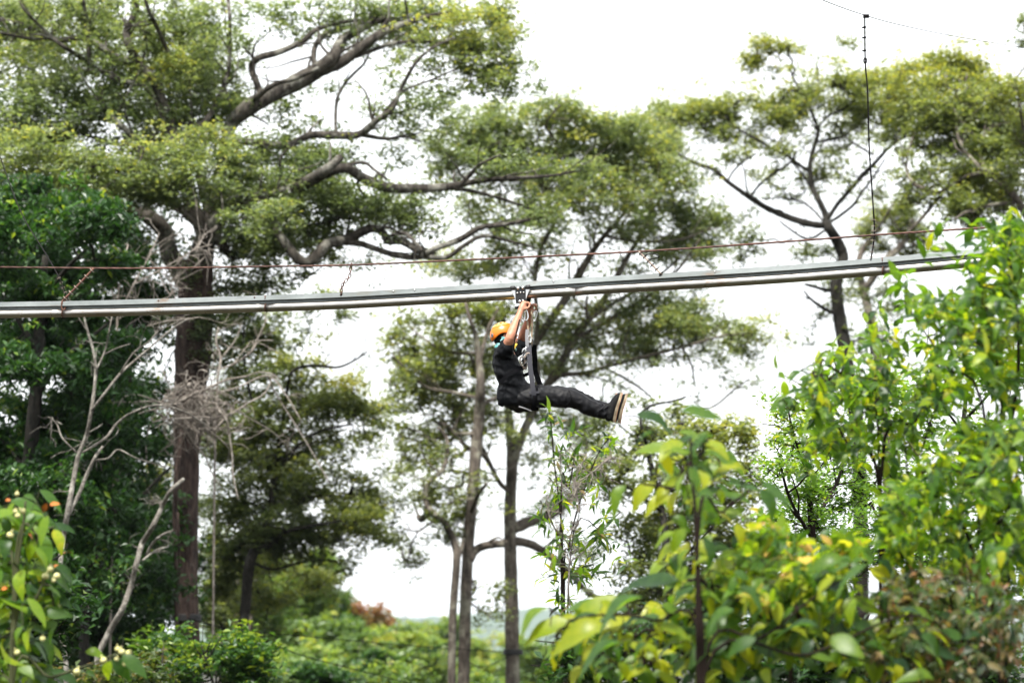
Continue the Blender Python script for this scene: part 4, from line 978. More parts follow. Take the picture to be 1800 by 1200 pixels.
def leaf_set(nm, mat, k=5, wr=.42, curl=.3, fold=.14, nl=7):
    return [leaf_mesh(nm, M[mat], nl, wr * (1 + .12 * math.sin(i * 2.1)), curl * (.4 + .35 * i), fold * (.6 + .2 * i), .25 * math.sin(i * 1.7), seed=i) for i in range(k)]

SET_FORE = leaf_set('leaf', 'fore', 5, .40, .30)
SET_BIG = leaf_set('leaf', 'bigleaf', 6, .46, .42, .16, 8)
SET_YEL = leaf_set('leaf', 'yellowbush', 4, .52, .25)
SET_FRUIT = leaf_set('leaf', 'fore', 5, .44, .35)
SET_NARROW = leaf_set('leaf', 'fore', 2, .26, .4) + leaf_set('leaf', 'brownleaf', 3, .24, .5)
LEAF_TMPL = {}
def flat_leaves(me_list, items, name, o, mat):
    """the leaves past the individual ones, joined"""
    Vs, Fs, T, n = [], [], [], 0
    for base, d, nrm, ln in items:
        me = me_list[int(rng.integers(len(me_list)))]
        if me.name not in LEAF_TMPL:
            v = np.zeros(len(me.vertices) * 3); me.vertices.foreach_get('co', v)
            LEAF_TMPL[me.name] = (v.reshape(-1, 3), np.array([list(p.vertices) for p in me.polygons]))
        v, f = LEAF_TMPL[me.name]
        R = frame(d, nrm)
        Vs.append(np.asarray(base) + (v * ln) @ R.T); Fs.append(f + n); n += len(v)
        T.append(np.full(len(v), rng.uniform(0, 1)))
    if not Vs:
        return
    x = link(name, make_mesh('leaves', np.vstack(Vs), np.vstack(Fs), True, {'tint': np.concatenate(T)}, (M[mat],)), o)
    x["kind"] = "stuff"

def shrub(name, label, d, root_px, stems, tips, ln_px, leafset, massmat, cat='shrub', per=7, max_obj=280, group=None, stem_mat='stem', stem_px=5, dspread=.6, up=1.0, droop=.25, whorl=.55):
    """stems: traced polylines; tips: (px, py[, doff]) sprig ends, each a short twig with leaves set round it"""
    base = P(root_px[0], root_px[1], d); base[2] = min(base[2], terrain(base[0], base[1]) - .05)
    o = thing(name, label, cat, base, group)
    pm = d / FPX
    wood = []
    for s in stems:
        dd = rng.normal(0, dspread * .4)
        pts = np.array([P(q[0], q[1], d + dd * (i / max(1, len(s) - 1))) for i, q in enumerate(s)])
        w = np.array([q[2] if len(q) > 2 else stem_px for q in s]) / 2 * pm
        pts = np.vstack([base, pts]); w = np.r_[w[0] * 1.2, w]
        c = catmull(np.column_stack([pts, w]), 5)
        V, Fq = tube(c[:, :3], c[:, 3].clip(.0012, None), 8, bump=.03)
        link('stem', make_mesh('stem', V, Fq, True, None, (M[stem_mat],)), o)
        wood.append(c[len(c) // 4:, :3])
    nodes = np.vstack(wood)
    tp = np.array([P(q[0], q[1], d + (q[2] if len(q) > 2 else rng.normal(0, dspread))) for q in tips])
    tw = grow_twigs(nodes, tp, .45 * pm * stem_px / 5, 5)
    if tw.n:
        t_ = tw.build('twigs', M[stem_mat], o); t_["kind"] = "stuff"
    items = []
    for q in tp:
        i = int(np.argmin(np.linalg.norm(nodes - q, axis=1)))
        ax = unit(q - nodes[i] + rng.normal(0, .02, 3) + np.array([0, 0, .05]))
        n = max(3, int(per * rng.uniform(.7, 1.35)))
        L0 = ln_px * pm
        for k in range(n):
            t = k / n
            th = k * 2.4 + rng.normal(0, .3)
            u = unit(np.cross(ax, [.3, .2, 1])); v = np.cross(ax, u)
            rad = u * math.cos(th) + v * math.sin(th)
            dr = unit(ax * whorl + rad * (.9 - .3 * t) + np.array([0, 0, -droop + .25 * t]) + rng.normal(0, .15, 3))
            nn = unit(np.array([0, 0, up]) + ax * .6 + rng.normal(0, .28, 3))
            items.append((q - ax * L0 * 1.5 * (1 - t) + rng.normal(0, .04, 3) * L0, dr, nn, L0 * rng.uniform(.6, 1.25) * (.75 + .35 * (1 - abs(t - .4)))))
    # nearest / largest ones are pieces of their own
    items.sort(key=lambda a: a[0][1] - a[3] * 3)
    own = [a for a in items if -60 < 900 + a[0][0] / a[0][1] * FPX < 1860][:max_obj]
    ids = set(id(a) for a in own)
    for a in own:
        put_leaf(o, leafset[int(rng.integers(len(leafset)))], *a)
    flat_leaves(leafset, [a for a in items if id(a) not in ids], 'leaves', o, massmat)
    return o

def scatter(n, ells):
    """sprig ends spread over a list of ellipses (cx, cy, rx, ry, weight)"""
    w = np.array([e[2] * e[3] * (e[4] if len(e) > 4 else 1) for e in ells]); w /= w.sum()
    out = []
    for i in rng.choice(len(ells), n, p=w):
        e = ells[i]
        a = rng.uniform(0, 2 * math.pi); r = math.sqrt(rng.uniform(0, 1))
        out.append((e[0] + e[2] * r * math.cos(a), e[1] + e[3] * r * math.sin(a)))
    return out
# mass versions (tint attribute) of the near leaf materials
def attr_copy(src, name):
    m = M[src].copy(); m.name = name
    nt = m.node_tree
    old = [n for n in nt.nodes if n.type == 'OBJECT_INFO'][0]
    a = N(nt, "ShaderNodeAttribute"); a.attribute_name = "tint"
    for l in list(nt.links):
        if l.from_node == old:
            nt.links.new(a.outputs['Fac'], l.to_socket)
    nt.nodes.remove(old)
    return m
for k in ('fore', 'bigleaf', 'yellowbush'):
    M[k + '_mass'] = attr_copy(k, 'leaf_mass_' + k)

# right-hand shrubs, bright leaves, 12 to 18 m away
shrub('shrub', 'bright green shrub hiding the right end of the rail', 17.0, (1760, 1250),
      [L((1760, 1150, 6), (1755, 900, 5), (1760, 700, 4), (1735, 560, 5), (1700, 470, 3)), L((1770, 900, 8), (1790, 650, 6), (1780, 480, 4), (1745, 410, 3)), L((1740, 800, 6), (1660, 640, 4), (1590, 530, 3)), L((1600, 870, 3), (1618, 800, 3), (1640, 730, 3), (1660, 690, 2))],
      scatter(165, [(1760, 460, 50, 60, 1), (1710, 545, 80, 45, 1), (1640, 545, 60, 30, .7), (1760, 560, 60, 80, 1.1), (1700, 600, 60, 50, .7), (1790, 420, 30, 40, 1), (1600, 530, 26, 18, .5), (1740, 690, 70, 50, .8)]) +
      [(1655, 400), (1700, 392), (1725, 415), (1640, 425), (1670, 440), (1600, 478), (1575, 480), (1690, 455)],
      35, SET_FORE, 'fore_mass', per=7)
shrub('shrub', 'loose yellow-green shrub in front of the open-crowned tree\'s mossy trunk', 18.0, (1560, 1250),
      [L((1560, 1150, 6), (1548, 950, 5), (1545, 800, 4), (1540, 690, 5), (1530, 600, 3)), L((1550, 900, 6), (1490, 780, 5), (1440, 700, 3), (1380, 660, 2)), L((1548, 850, 6), (1610, 740, 4), (1650, 640, 3))],
      scatter(210, [(1520, 640, 80, 60, .8), (1560, 590, 50, 40, .8), (1480, 700, 70, 50, .9), (1580, 690, 70, 60, 1), (1410, 690, 50, 40, .6), (1540, 770, 80, 60, .9), (1640, 660, 40, 60, .7), (1460, 640, 40, 40, .8), (1430, 740, 50, 50, .8), (1400, 820, 40, 40, .6)]) + [(1360, 640), (1375, 700), (1520, 560), (1550, 540)],
      29, SET_FORE, 'fore_mass', per=6)
shrub('shrub', 'full green shrub at the right edge below the pale crossing stem', 16.5, (1720, 1260),
      [L((1720, 1180, 7), (1718, 1000, 5), (1725, 860, 4), (1735, 760, 4)), L((1718, 1050, 8), (1770, 900, 6), (1795, 800, 4)), L((1716, 1030, 7), (1650, 900, 5), (1620, 830, 3)), L((1700, 1100, 6), (1600, 1000, 4), (1560, 920, 3))],
      scatter(260, [(1700, 800, 80, 60, 1), (1770, 800, 50, 80, 1.1), (1640, 860, 70, 50, .9), (1740, 920, 80, 60, 1), (1620, 950, 70, 60, .7), (1580, 900, 50, 50, .8), (1780, 1000, 40, 60, .8)]),
      33, SET_FORE, 'fore_mass', per=7)
shrub('shrub', 'tangled brownish shrub in the lower right corner', 16.0, (1690, 1290),
      [L((1690, 1200, 8), (1680, 1100, 6), (1660, 1000, 4)), L((1695, 1180, 7), (1750, 1080, 5), (1780, 1000, 3)), L((1690, 1190, 7), (1620, 1120, 5), (1580, 1060, 3))],
      scatter(270, [(1680, 1060, 100, 80, 1), (1760, 1100, 60, 80, 1.1), (1600, 1060, 70, 60, .9), (1650, 1170, 90, 40, 1), (1560, 1150, 60, 50, .8)]),
      27, leaf_set('leaf', 'brownleaf', 4, .34, .4), 'brownbush', per=8, max_obj=200)
shrub('shrub', 'yellow and pink-tipped bush glowing behind the big-leaved sapling', 16.0, (1390, 1280),
      [L((1390, 1190, 8), (1392, 1080, 7), (1395, 980, 5), (1400, 920, 3)), L((1388, 1120, 6), (1330, 1020, 4), (1300, 950, 3)), L((1392, 1100, 6), (1450, 1010, 4), (1490, 950, 3))],
      scatter(150, [(1360, 960, 60, 40, 1), (1440, 980, 70, 40, 1), (1310, 1010, 60, 40, 1), (1420, 1040, 90, 40, .9), (1350, 1060, 80, 40, .8), (1500, 960, 40, 30, .7), (1340, 920, 40, 20, .6)]),
      34, SET_YEL, 'yellowbush_mass', per=8)

# vine-hung thin climber under the rider's legs
shrub('climber', 'thin upright climber with narrow leaves below the rider\'s legs', 22.0, (1000, 1300),
      [L((1000, 1200, 4), (990, 1080, 4), (988, 980, 4), (985, 900, 3), (975, 820, 3), (970, 760, 2.5), (966, 722, 2)), L((992, 1060, 3), (1000, 960, 3), (1020, 880, 3), (1050, 800, 2.5), (1070, 770, 2)), L((990, 1000, 3), (980, 940, 2.5), (950, 880, 2)), L((986, 920, 3), (1000, 860, 2.5), (1010, 800, 2)), L((1000, 1000, 3), (1060, 930, 2), (1090, 900, 2))],
      scatter(105, [(985, 780, 34, 40, 1), (1015, 830, 55, 50, 1), (1010, 920, 70, 60, .9), (1000, 1000, 60, 60, 1.1), (1050, 785, 50, 26, .9), (1060, 980, 50, 50, .7)]) + [(966, 716), (960, 735), (975, 745), (1030, 752), (1068, 770), (1060, 792), (1000, 770), (1018, 758), (980, 890), (992, 885), (1000, 935)],
      24, SET_NARROW, 'fore_mass', cat='climber', per=6, stem_px=3, dspread=.35, max_obj=290)
woody('dry_climber', 'dry brown vine strands trailing through the thin climber', 21.6, [
    L((1010, 1120, 2.5), (1000, 1040, 2.5), (1004, 960, 2.5), (1018, 900, 2), (1010, 850, 2), (1030, 800, 2)), L((1018, 900, 2), (990, 860, 2), (985, 800, 1.6)), L((1010, 850, 2), (1040, 830, 1.6), (1075, 800, 1.4)), L((1004, 960, 2), (970, 920, 1.6), (960, 880, 1.4))],
    'vine', cat='vine', twigs=95, twig_len=34, spread=.3)
# large-leaved sapling close to the camera, lower right
def near_plant(name, label, d, root_px, stems, hand, rand_n, rand_ells, ln_px, leafset, cat, stem_mat, wscale=1.0, dvar=.5, up_bias=.5, max_obj=280, massmat='bigleaf_mass'):
    base = P(root_px[0], root_px[1], d); base[2] = min(base[2], terrain(base[0], base[1]) - .05)
    o = thing(name, label, cat, base)
    pm = d / FPX
    nodes = []
    for s in stems:
        pts = np.vstack([base] + [P(q[0], q[1], d + (q[3] if len(q) > 3 else 0)) for q in s]); w = np.array([s[0][2] * 1.15] + [q[2] for q in s]) / 2 * pm
        c = catmull(np.column_stack([pts, w]), 6)
        V, Fq = tube(c[:, :3], c[:, 3].clip(.001, None), 8, bump=.03)
        link('stem', make_mesh('stem', V, Fq, True, None, (M[stem_mat],)), o)
        nodes.append(c[3:, :3])
    nodes = np.vstack(nodes)
    leaves, bases = [], []
    def one(b, t):
        v = t - b; ln = np.linalg.norm(v)
        side = np.array([-v[2], 0, v[0]]); 
        if side[2] < 0: side = -side
        nn = unit(side) * rng.uniform(.1, .8) + np.array([0, -1, 0]) * rng.uniform(.25, 1.1) + np.array([rng.normal(0, .3), 0, up_bias])
        leaves.append((b, v, nn, ln)); bases.append(b)
    for h in hand:
        dd = d + rng.normal(0, dvar)
        b = P(h[0], h[1], dd); t = P(h[2], h[3], dd + rng.normal(-.02, .06))
        one(b, t)
    for (x, y) in scatter(rand_n, rand_ells):
        dd = d + abs(rng.normal(0, dvar * 1.6))
        ang = rng.uniform(0, 2 * math.pi); l = ln_px * rng.uniform(.55, 1.1)
        one(P(x, y, dd), P(x + math.cos(ang) * l, y + abs(math.sin(ang)) * l * .55 + l * .08, dd + rng.normal(0, .05)))
    tw = grow_twigs(nodes, np.array(bases), 0.55 * pm, 6)
    t_ = tw.build('twigs', M[stem_mat], o); t_["kind"] = "stuff"
    for a in leaves[:max_obj]:
        put_leaf(o, leafset[int(rng.integers(len(leafset)))], *a)
    flat_leaves(leafset, leaves[max_obj:], 'leaves', o, massmat)
    return o
BIG = [(1118, 728, 1190, 748), (1198, 722, 1275, 736), (1196, 775, 1158, 806), (1252, 766, 1212, 778), (1205, 808, 1248, 822), (1206, 828, 1184, 872), (1210, 820, 1232, 866), (1098, 852, 1066, 906), (1152, 848, 1098, 896), (1172, 855, 1152, 886), (1228, 866, 1272, 876), (1304, 842, 1312, 890), (1338, 848, 1396, 896), (1336, 858, 1372, 922), (1214, 888, 1204, 918), (1230, 878, 1268, 922), (1312, 894, 1264, 916), (1293, 918, 1308, 964), (1206, 928, 1172, 972), (1238, 944, 1258, 1004), (1210, 964, 1184, 1002),
       (1192, 1020, 1084, 1032), (1150, 1018, 1202, 1034), (965, 1068, 898, 1106), (1003, 1092, 912, 1122), (1102, 1058, 978, 1092), (1132, 1048, 1036, 1082), (1122, 1084, 1046, 1116), (1064, 1098, 956, 1132), (1094, 1128, 998, 1162), (1138, 1068, 1182, 1112), (1160, 1098, 1218, 1118), (1524, 992, 1466, 1038), (1528, 998, 1614, 1050), (1468, 1012, 1428, 1048), (1484, 982, 1416, 992), (1540, 984, 1588, 1012), (1500, 1048, 1488, 1094), (1530, 1054, 1612, 1088), (1508, 1050, 1548, 1082),
       (1580, 1072, 1622, 1072), (1636, 1070, 1686, 1092), (1606, 1084, 1632, 1114), (1618, 1114, 1668, 1152), (1616, 1134, 1672, 1172), (1690, 1122, 1652, 1104), (1690, 1122, 1738, 1106), (1642, 1192, 1578, 1180), (1700, 1076, 1724, 1082), (1724, 1058, 1748, 1090), (1440, 1102, 1356, 1090), (1400, 1080, 1340, 1110), (1300, 1030, 1350, 1060), (1290, 1070, 1230, 1100), (1330, 1120, 1270, 1150), (1390, 1140, 1450, 1170), (1460, 1120, 1520, 1150), (1250, 1040, 1290, 1052), (1150, 760, 1110, 770), (1235, 800, 1290, 800), (1260, 830, 1300, 815)]
near_plant('sapling', 'large-leaved sapling close to the camera, out of focus at lower right', 15.0, (1236, 1260),
           [L((1236, 1190, 7), (1232, 1080, 7), (1226, 980, 6), (1222, 900, 6), (1216, 830, 5), (1214, 770, 4)), L((1234, 1150, 6), (1150, 1090, 5), (1060, 1080, 4), (1000, 1090, 4)), L((1236, 1180, 6), (1340, 1120, 5), (1430, 1050, 4), (1500, 1005, 3)), L((1236, 1190, 6), (1420, 1150, 5), (1560, 1090, 4), (1620, 1080, 4)), L((1226, 960, 6), (1270, 900, 5), (1320, 860, 4)), L((1222, 900, 6), (1180, 860, 5), (1130, 850, 4))],
           BIG, 700, [(1120, 1120, 160, 70, 1.3), (1300, 1110, 130, 100, 1.3), (1520, 1120, 120, 80, 1.1), (1235, 970, 80, 90, 1.2), (1420, 1050, 110, 70, .9), (1222, 830, 70, 80, 1.3)], 62, SET_BIG, 'sapling', 'stem')

# fruiting shrub, lower left
FR = [(36, 888, 60, 940), (40, 872, 78, 884), (95, 930, 112, 972), (98, 928, 108, 950), (72, 940, 90, 990), (60, 920, 36, 960), (20, 930, 62, 990), (5, 940, 60, 985), (50, 1000, 84, 1058), (95, 990, 136, 1022), (100, 990, 128, 1030), (80, 990, 118, 1000), (40, 1000, 30, 1050), (28, 1080, 46, 1118), (48, 1050, 82, 1102), (70, 1120, 102, 1164), (60, 1130, 86, 1166), (0, 1050, 60, 1060), (0, 1130, 34, 1180), (30, 1160, 60, 1192), (5, 900, 40, 930), (70, 860, 110, 900), (85, 905, 70, 960), (0, 980, 40, 1010),
      (150, 1144, 188, 1150), (200, 1155, 232, 1198), (215, 1150, 260, 1192), (195, 1160, 182, 1200), (150, 1180, 175, 1190), (20, 1020, 2, 1060), (40, 1100, 20, 1140), (90, 1040, 110, 1085), (60, 960, 90, 1000)]
fs = near_plant('fruit_shrub', 'near shrub with broad leaves and small pale fruits in the lower left corner', 17.0, (20, 1280),
           [L((20, 1200, 9), (25, 1100, 8), (30, 1000, 7), (40, 930, 5), (45, 880, 4)), L((22, 1150, 6), (60, 1060, 5), (90, 990, 4)), L((20, 1210, 6), (90, 1190, 5), (150, 1170, 4), (205, 1148, 3)), L((25, 1050, 5), (0, 980, 4), (-20, 920, 3)), L((25, 1010, 5), (70, 940, 4), (95, 925, 3))],
           FR, 290, [(20, 960, 60, 80, 1), (40, 1060, 70, 80, 1.1), (30, 1160, 80, 50, 1.1), (50, 920, 40, 40, .7)], 60, SET_FRUIT, 'shrub', 'stem_green', dvar=.25, massmat='fore_mass')
M['fruit'] = solid('fruit_skin', (.40, .38, .11), .4, nscale=30, ncol=(.50, .48, .24))
M['orange_leaf'] = solid('orange_leaf', (.42, .13, .02), .5)
fm = None
for (x, y) in [(30, 868), (31, 906), (27, 898), (88, 1000), (100, 1012), (80, 1012), (94, 1020), (75, 1122), (30, 1146), (135, 1180), (207, 1140), (214, 1145), (226, 1147), (182, 1160), (205, 1158), (220, 1166), (18, 940), (40, 898)]:
    c = P(x, y, 16.7 + rng.normal(0, .05))
    if fm is None:
        mb = MB(); mb.ball((0, 0, 0), (.0175, .0175, .0155), 10, 7); mb.tube(np.array([[0, 0, .012], [0, 0, .021], [.002, 0, .03]]), np.array([.006, .0045, .002]), 6)
        fo = mb.build('fruit', M['fruit'], fs); fm = fo.data
    else:
        fo = bpy.data.objects.new('fruit', fm); COL.objects.link(fo); fo.parent = fs
    fo.matrix_parent_inverse = Matrix.Identity(4)
    fo.location = Vector(c) - fs.location
    fo.scale = [rng.uniform(.8, 1.25)] * 3
    fo.rotation_euler = (rng.normal(0, .5), rng.normal(0, .5), 0)
om = leaf_mesh('old_leaf', M['orange_leaf'], 6, .4, .5, .2)
for (a, b, c_, d_) in [(82, 884, 74, 902), (88, 888, 106, 882), (50, 938, 60, 948), (112, 972, 126, 968), (96, 996, 104, 990), (2, 1036, 14, 1030), (10, 880, 20, 876)]:
    B = P(a, b, 16.7); T = P(c_, d_, 16.74)
    put_leaf(fs, om, B, T - B, np.array([rng.normal(0, .4), -.6, .6]), np.linalg.norm(T - B) * 1.1, 'old_leaf')

# ------------------------------------------------------------------ rail, cable and hangers
def metal_mat(name, base, dark, rust_at, rough, metal, rust=(.30, .11, .035)):
    m, nt, out = new_mat(name)
    b = N(nt, "ShaderNodeBsdfPrincipled"); b.inputs['Metallic'].default_value = metal
    n1 = noise_tex(nt, 2.2, 6, .7, stretch=(.35, 1, 1.2))
    c = ramp(nt, n1, [(.30, (dark[0] * .95, dark[1] * .8, dark[2] * .65)), (.42, dark), (.62, base)])
    n2 = noise_tex(nt, 1.5, 7, .72, stretch=(.5, 2, 2.5))
    f = ramp(nt, n2, [(rust_at, (0, 0, 0)), (rust_at + .1, (1, 1, 1))])
    mx = N(nt, "ShaderNodeMixRGB"); nt.links.new(f, mx.inputs[0]); nt.links.new(c, mx.inputs[1]); mx.inputs[2].default_value = (*rust, 1)
    nt.links.new(mx.outputs[0], b.inputs['Base Color'])
    n3 = noise_tex(nt, 14, 5, .6)
    r = N(nt, "ShaderNodeMapRange"); r.inputs['To Min'].default_value = rough - .1; r.inputs['To Max'].default_value = rough + .15
    nt.links.new(n3, r.inputs['Value']); nt.links.new(r.outputs[0], b.inputs['Roughness'])
    nt.links.new(bump(nt, n3, .15, .004), b.inputs['Normal'])
    nt.links.new(b.outputs[0], out.inputs[0])
    return m
M['galv'] = metal_mat('galvanised', (.22, .24, .24), (.135, .15, .15), .59, .5, .5, (.15, .085, .045))
M['pipe'] = metal_mat('rail_pipe', (.50, .485, .46), (.36, .345, .32), .60, .28, 1.0, (.26, .15, .08))
M['rust'] = metal_mat('rusty_steel', (.16, .075, .05), (.09, .045, .032), .6, .75, .3, (.22, .09, .05))
M['cable'] = metal_mat('old_cable', (.13, .062, .045), (.075, .04, .032), .7, .7, .35)
M['steel'] = solid('bright_steel', (.62, .62, .62), .28, .95)
M['black_metal'] = solid('black_metal', (.012, .012, .013), .38, .2, .5)
M['rubber'] = solid('black_rubber', (.015, .015, .016), .6)
M['wire_dark'] = solid('dark_wire', (.006, .005, .005), .8, spec=.1)
M['clip'] = solid('zinc_clip', (.36, .31, .26), .5, .5, nscale=40, ncol=(.16, .11, .09))

def RD(x):
    return 27.0 - x * (2.6 / 1450)
rail_y = [(-160, 534.5), (0, 531.5), (150, 529), (300, 525), (450, 520), (600, 514.5), (750, 506), (900, 497), (1050, 487.5), (1200, 478.5), (1350, 469), (1450, 461.5), (1620, 447), (1800, 430), (1960, 414)]
rail_top = np.array([P(x, y, RD(x)) for x, y in rail_y])
rc = catmull(rail_top, 8)
def rail_at(px):
    q = 900 + rc[:, 0] / (rc[:, 1] * CP + (rc[:, 2] - CZ) * SP_) * FPX
    i = int(np.argmin(abs(q - px)))
    i = max(1, min(len(rc) - 2, i))
    return rc[i], unit(rc[i + 1] - rc[i - 1])
CH_H, WEB, PR = .050, .022, .040
rail = thing('rail', 'galvanised steel ride rail crossing the picture, round pipe under a flat channel', 'rail', rc[0])
def sweep(profile, idx, name, mat, closed=True, smooth=False):
    pts = rc[idx]; tg = unit(np.gradient(rc, axis=0)[idx])
    V = []
    for p, t in zip(pts, tg):
        s = unit(np.cross(t, [0, 0, 1])); u = np.cross(s, t)          # s points towards the camera
        for a, b in profile:
            V.append(p + s * a + u * b)
    k = len(profile); n = len(pts)
    Fq = [[i * k + j, i * k + (j + 1) % k, (i + 1) * k + (j + 1) % k, (i + 1) * k + j] for i in range(n - 1) for j in range(k)]
    me = make_mesh(name, V, Fq, smooth, None, (mat,))
    bm = bmesh.new(); bm.from_mesh(me)
    bm.verts.ensure_lookup_table()
    try:
        bm.faces.new([bm.verts[j] for j in range(k)]); bm.faces.new([bm.verts[(n - 1) * k + j] for j in range(k)])
    except ValueError:
        pass
    bmesh.ops.recalc_face_normals(bm, faces=bm.faces)
    if smooth:
        for f in bm.faces: f.smooth = len(f.verts) == 4
    bm.to_mesh(me); bm.free()
    return link(name, me, rail)
def px_idx(px):
    q = 900 + rc[:, 0] / (rc[:, 1] * CP + (rc[:, 2] - CZ) * SP_) * FPX
    return int(np.argmin(abs(q - px)))
joints = [0, px_idx(122), px_idx(462), px_idx(1005), px_idx(1553), len(rc) - 1]
ring = [(math.cos(a) * PR, math.sin(a) * PR - CH_H - WEB - PR) for a in np.linspace(0, 2 * math.pi, 29)[:-1]]
for a, b in zip(joints[:-1], joints[1:]):
    idx = np.arange(a, b + 1)
    sweep([(.034, -CH_H), (.040, -CH_H + .004), (.030, -.002), (.026, 0), (-.030, 0), (-.038, -CH_H)], idx, 'channel', M['galv'])
    sweep([(.006, -CH_H + .002), (-.006, -CH_H + .002), (-.006, -CH_H - WEB - .004), (.006, -CH_H - WEB - .004)], idx, 'web', M['galv'])
    sweep(ring, idx, 'pipe', M['pipe'], smooth=True)
for px in (122, 462, 1553):
    p, t = rail_at(px)
    s = unit(np.cross(t, [0, 0, 1])); u = np.cross(s, t)
    c = p - u * (CH_H + WEB + PR)
    mb = MB()
    th = np.linspace(0, 2 * math.pi, 25)
    mb.tube(c + np.outer(np.cos(th) * (PR + .001), s) + np.outer(np.sin(th) * (PR + .001), u), .0035, 6, cap=False)
    mb.box(p + s * .036 - u * CH_H * .5, .008, .006, CH_H * .96, np.stack([t, s, u], 1))
    mb.build('weld', M['rust'], rail)
for px in (284, 455, 690, 722, 970, 1255):
    p, t = rail_at(px); s = unit(np.cross(t, [0, 0, 1])); u = np.cross(s, t)
    mb = MB(); mb.tube(np.array([p + s * .028 - u * .016, p + s * .040 - u * .018]), .007, 6)
    mb.build('bolt', M['rust'] if px < 500 else M['steel'], rail)

cab_y = [(-160, 468), (0, 469.5), (240, 471.5), (450, 468.5), (600, 466.3), (750, 460), (900, 453), (1125, 442), (1350, 427), (1540, 413), (1690, 403), (1800, 396), (1960, 384)]
cab = catmull(np.array([P(x, y, RD(x)) for x, y in cab_y]), 10)
mb = MB()
for k in range(3):                                        # three twisted strands
    t = np.linspace(0, 1, 420)
    ii = np.interp(t, np.linspace(0, 1, len(cab)), np.arange(len(cab)))
    c = np.stack([np.interp(ii, np.arange(len(cab)), cab[:, a]) for a in range(3)], 1)
    ph = np.linspace(0, 2 * math.pi * 45, 420) + k * 2.094
    c[:, 1] += .0042 * np.cos(ph); c[:, 2] += .0042 * np.sin(ph)
    mb.tube(c, .0055, 6, cap=False)
co = mb.build('support_cable', M['cable'])
tag(co, 'rusty brown cable strung just above the rail', 'cable')
def cab_at(px):
    q = 900 + cab[:, 0] / (cab[:, 1] * CP + (cab[:, 2] - CZ) * SP_) * FPX
    return np.array([np.interp(px, q, cab[:, a]) for a in range(3)])

def clips(o, a, b, n, w, mat='clip', t0=.08, t1=.95):
    ax = unit(b - a); s = unit(np.cross(ax, [0, 1, 0]))
    for k in range(n):
        t = t0 + (t1 - t0) * k / max(1, n - 1) + rng.normal(0, .012)
        c = a + (b - a) * t
        mb = MB()
        mb.ring(c, (w, w * .8), w * .25, s, unit(np.cross(ax, s)), 6, 10)
        mb.tube(np.array([c + s * w * .8, c + s * w * 1.9 - ax * w * .2]), w * .28, 6)
        mb.tube(np.array([c - s * w * .7, c - s * w * 1.5]), w * .28, 6)
        mb.build('clip', M[mat], o)
# left pair of hangers
foot, tt = rail_at(121)
foot = foot + np.array([0, -.03, .012])
def PR_(x, y, off=0):
    return P(x, y, RD(x) + off)
a = cab_at(165); h = thing('hanger', 'short clamped strap slanting from cable to rail at far left', 'hanger', foot)
MB().tube(catmull(np.array([a, (a + foot) / 2 + np.array([.006, 0, 0]), foot]), 5), .011, 8, bump=.08).build('strap', M['rust'], h)
clips(h, a, foot, 6, .016, 'clip')
up = [PR_(-60, 100, 4), PR_(0, 275, 3), PR_(38, 375, 1.6), PR_(78, 442, .6), PR_(104, 488, .1), PR_(120, 528, -.03)]
h = thing('guy_wire', 'dark thin wire rising up and left from the far-left rail fixing', 'wire', foot)
MB().tube(catmull(np.array(up), 6), .0062, 6).build('wire', M['wire_dark'], h)
clips(h, PR_(102, 486, .1), PR_(119, 524, -.03), 5, .011)
MB().ring(foot + np.array([0, 0, -.05]), (.02, .05), .008, np.array([1, 0, 0]), np.array([0, 0, 1]), 6, 12).build('shackle', M['rust'], h)
# chain
def chain(o, a, b, n, r, mat, name='chain'):
    ax = unit(b - a); s = unit(np.cross(ax, [0, 1, 0.01])); v = np.cross(ax, s)
    mb = MB()
    pts = catmull(np.array([a, a * .6 + b * .4 + s * .02, a * .3 + b * .7 - s * .012, b]), 8)
    L_ = np.linspace(0, len(pts) - 1, n)
    for k, q in enumerate(L_):
        c = np.array([np.interp(q, np.arange(len(pts)), pts[:, z]) for z in range(3)])
        w = s if k % 2 else unit(s * .3 + v)
        mb.ring(c, (r * .62, r), r * .24, w, ax, 6, 10)
    return mb.build(name, M[mat], o)
f, tt = rail_at(604); f = f + np.array([0, -.036, -.008]); a = cab_at(617)
h = thing('hanger', 'short steel chain hanging between cable and rail left of the rider', 'hanger', f)
chain(h, a, f, 11, .020, 'rust')
MB().tube(np.array([f + [0, .02, -.012], f + [0, -.008, -.012]]), .011, 6).build('bolt', M['black_metal'], h)
f, tt = rail_at(1158); f = f + np.array([0, -.036, -.012]); a = cab_at(1123)
h = thing('hanger', 'wrapped wire tie with a loose loop, right of the rider', 'hanger', f)
mb = MB()
for k in range(3):
    t = np.linspace(0, 1, 60); c = a + np.outer(t, f - a); ph = t * 2 * math.pi * 7 + k * 2.1
    c[:, 0] += .006 * np.cos(ph); c[:, 1] += .006 * np.sin(ph)
    mb.tube(c, .0058, 6, cap=False)
mb.build('wire_tie', M['clip'], h)
clips(h, a, f, 6, .015, 'wire_dark')
lp = a + np.array([.035, 0, -.045]); 
loop = [lp, lp + [.05, 0, .022], lp + [.11, -.01, .02], lp + [.145, -.01, -.002], lp + [.10, 0, -.018], lp + [.04, .01, -.02], lp]
MB().tube(catmull(np.array(loop), 5), .0042, 6).build('wire_loop', M['wire_dark'], h)
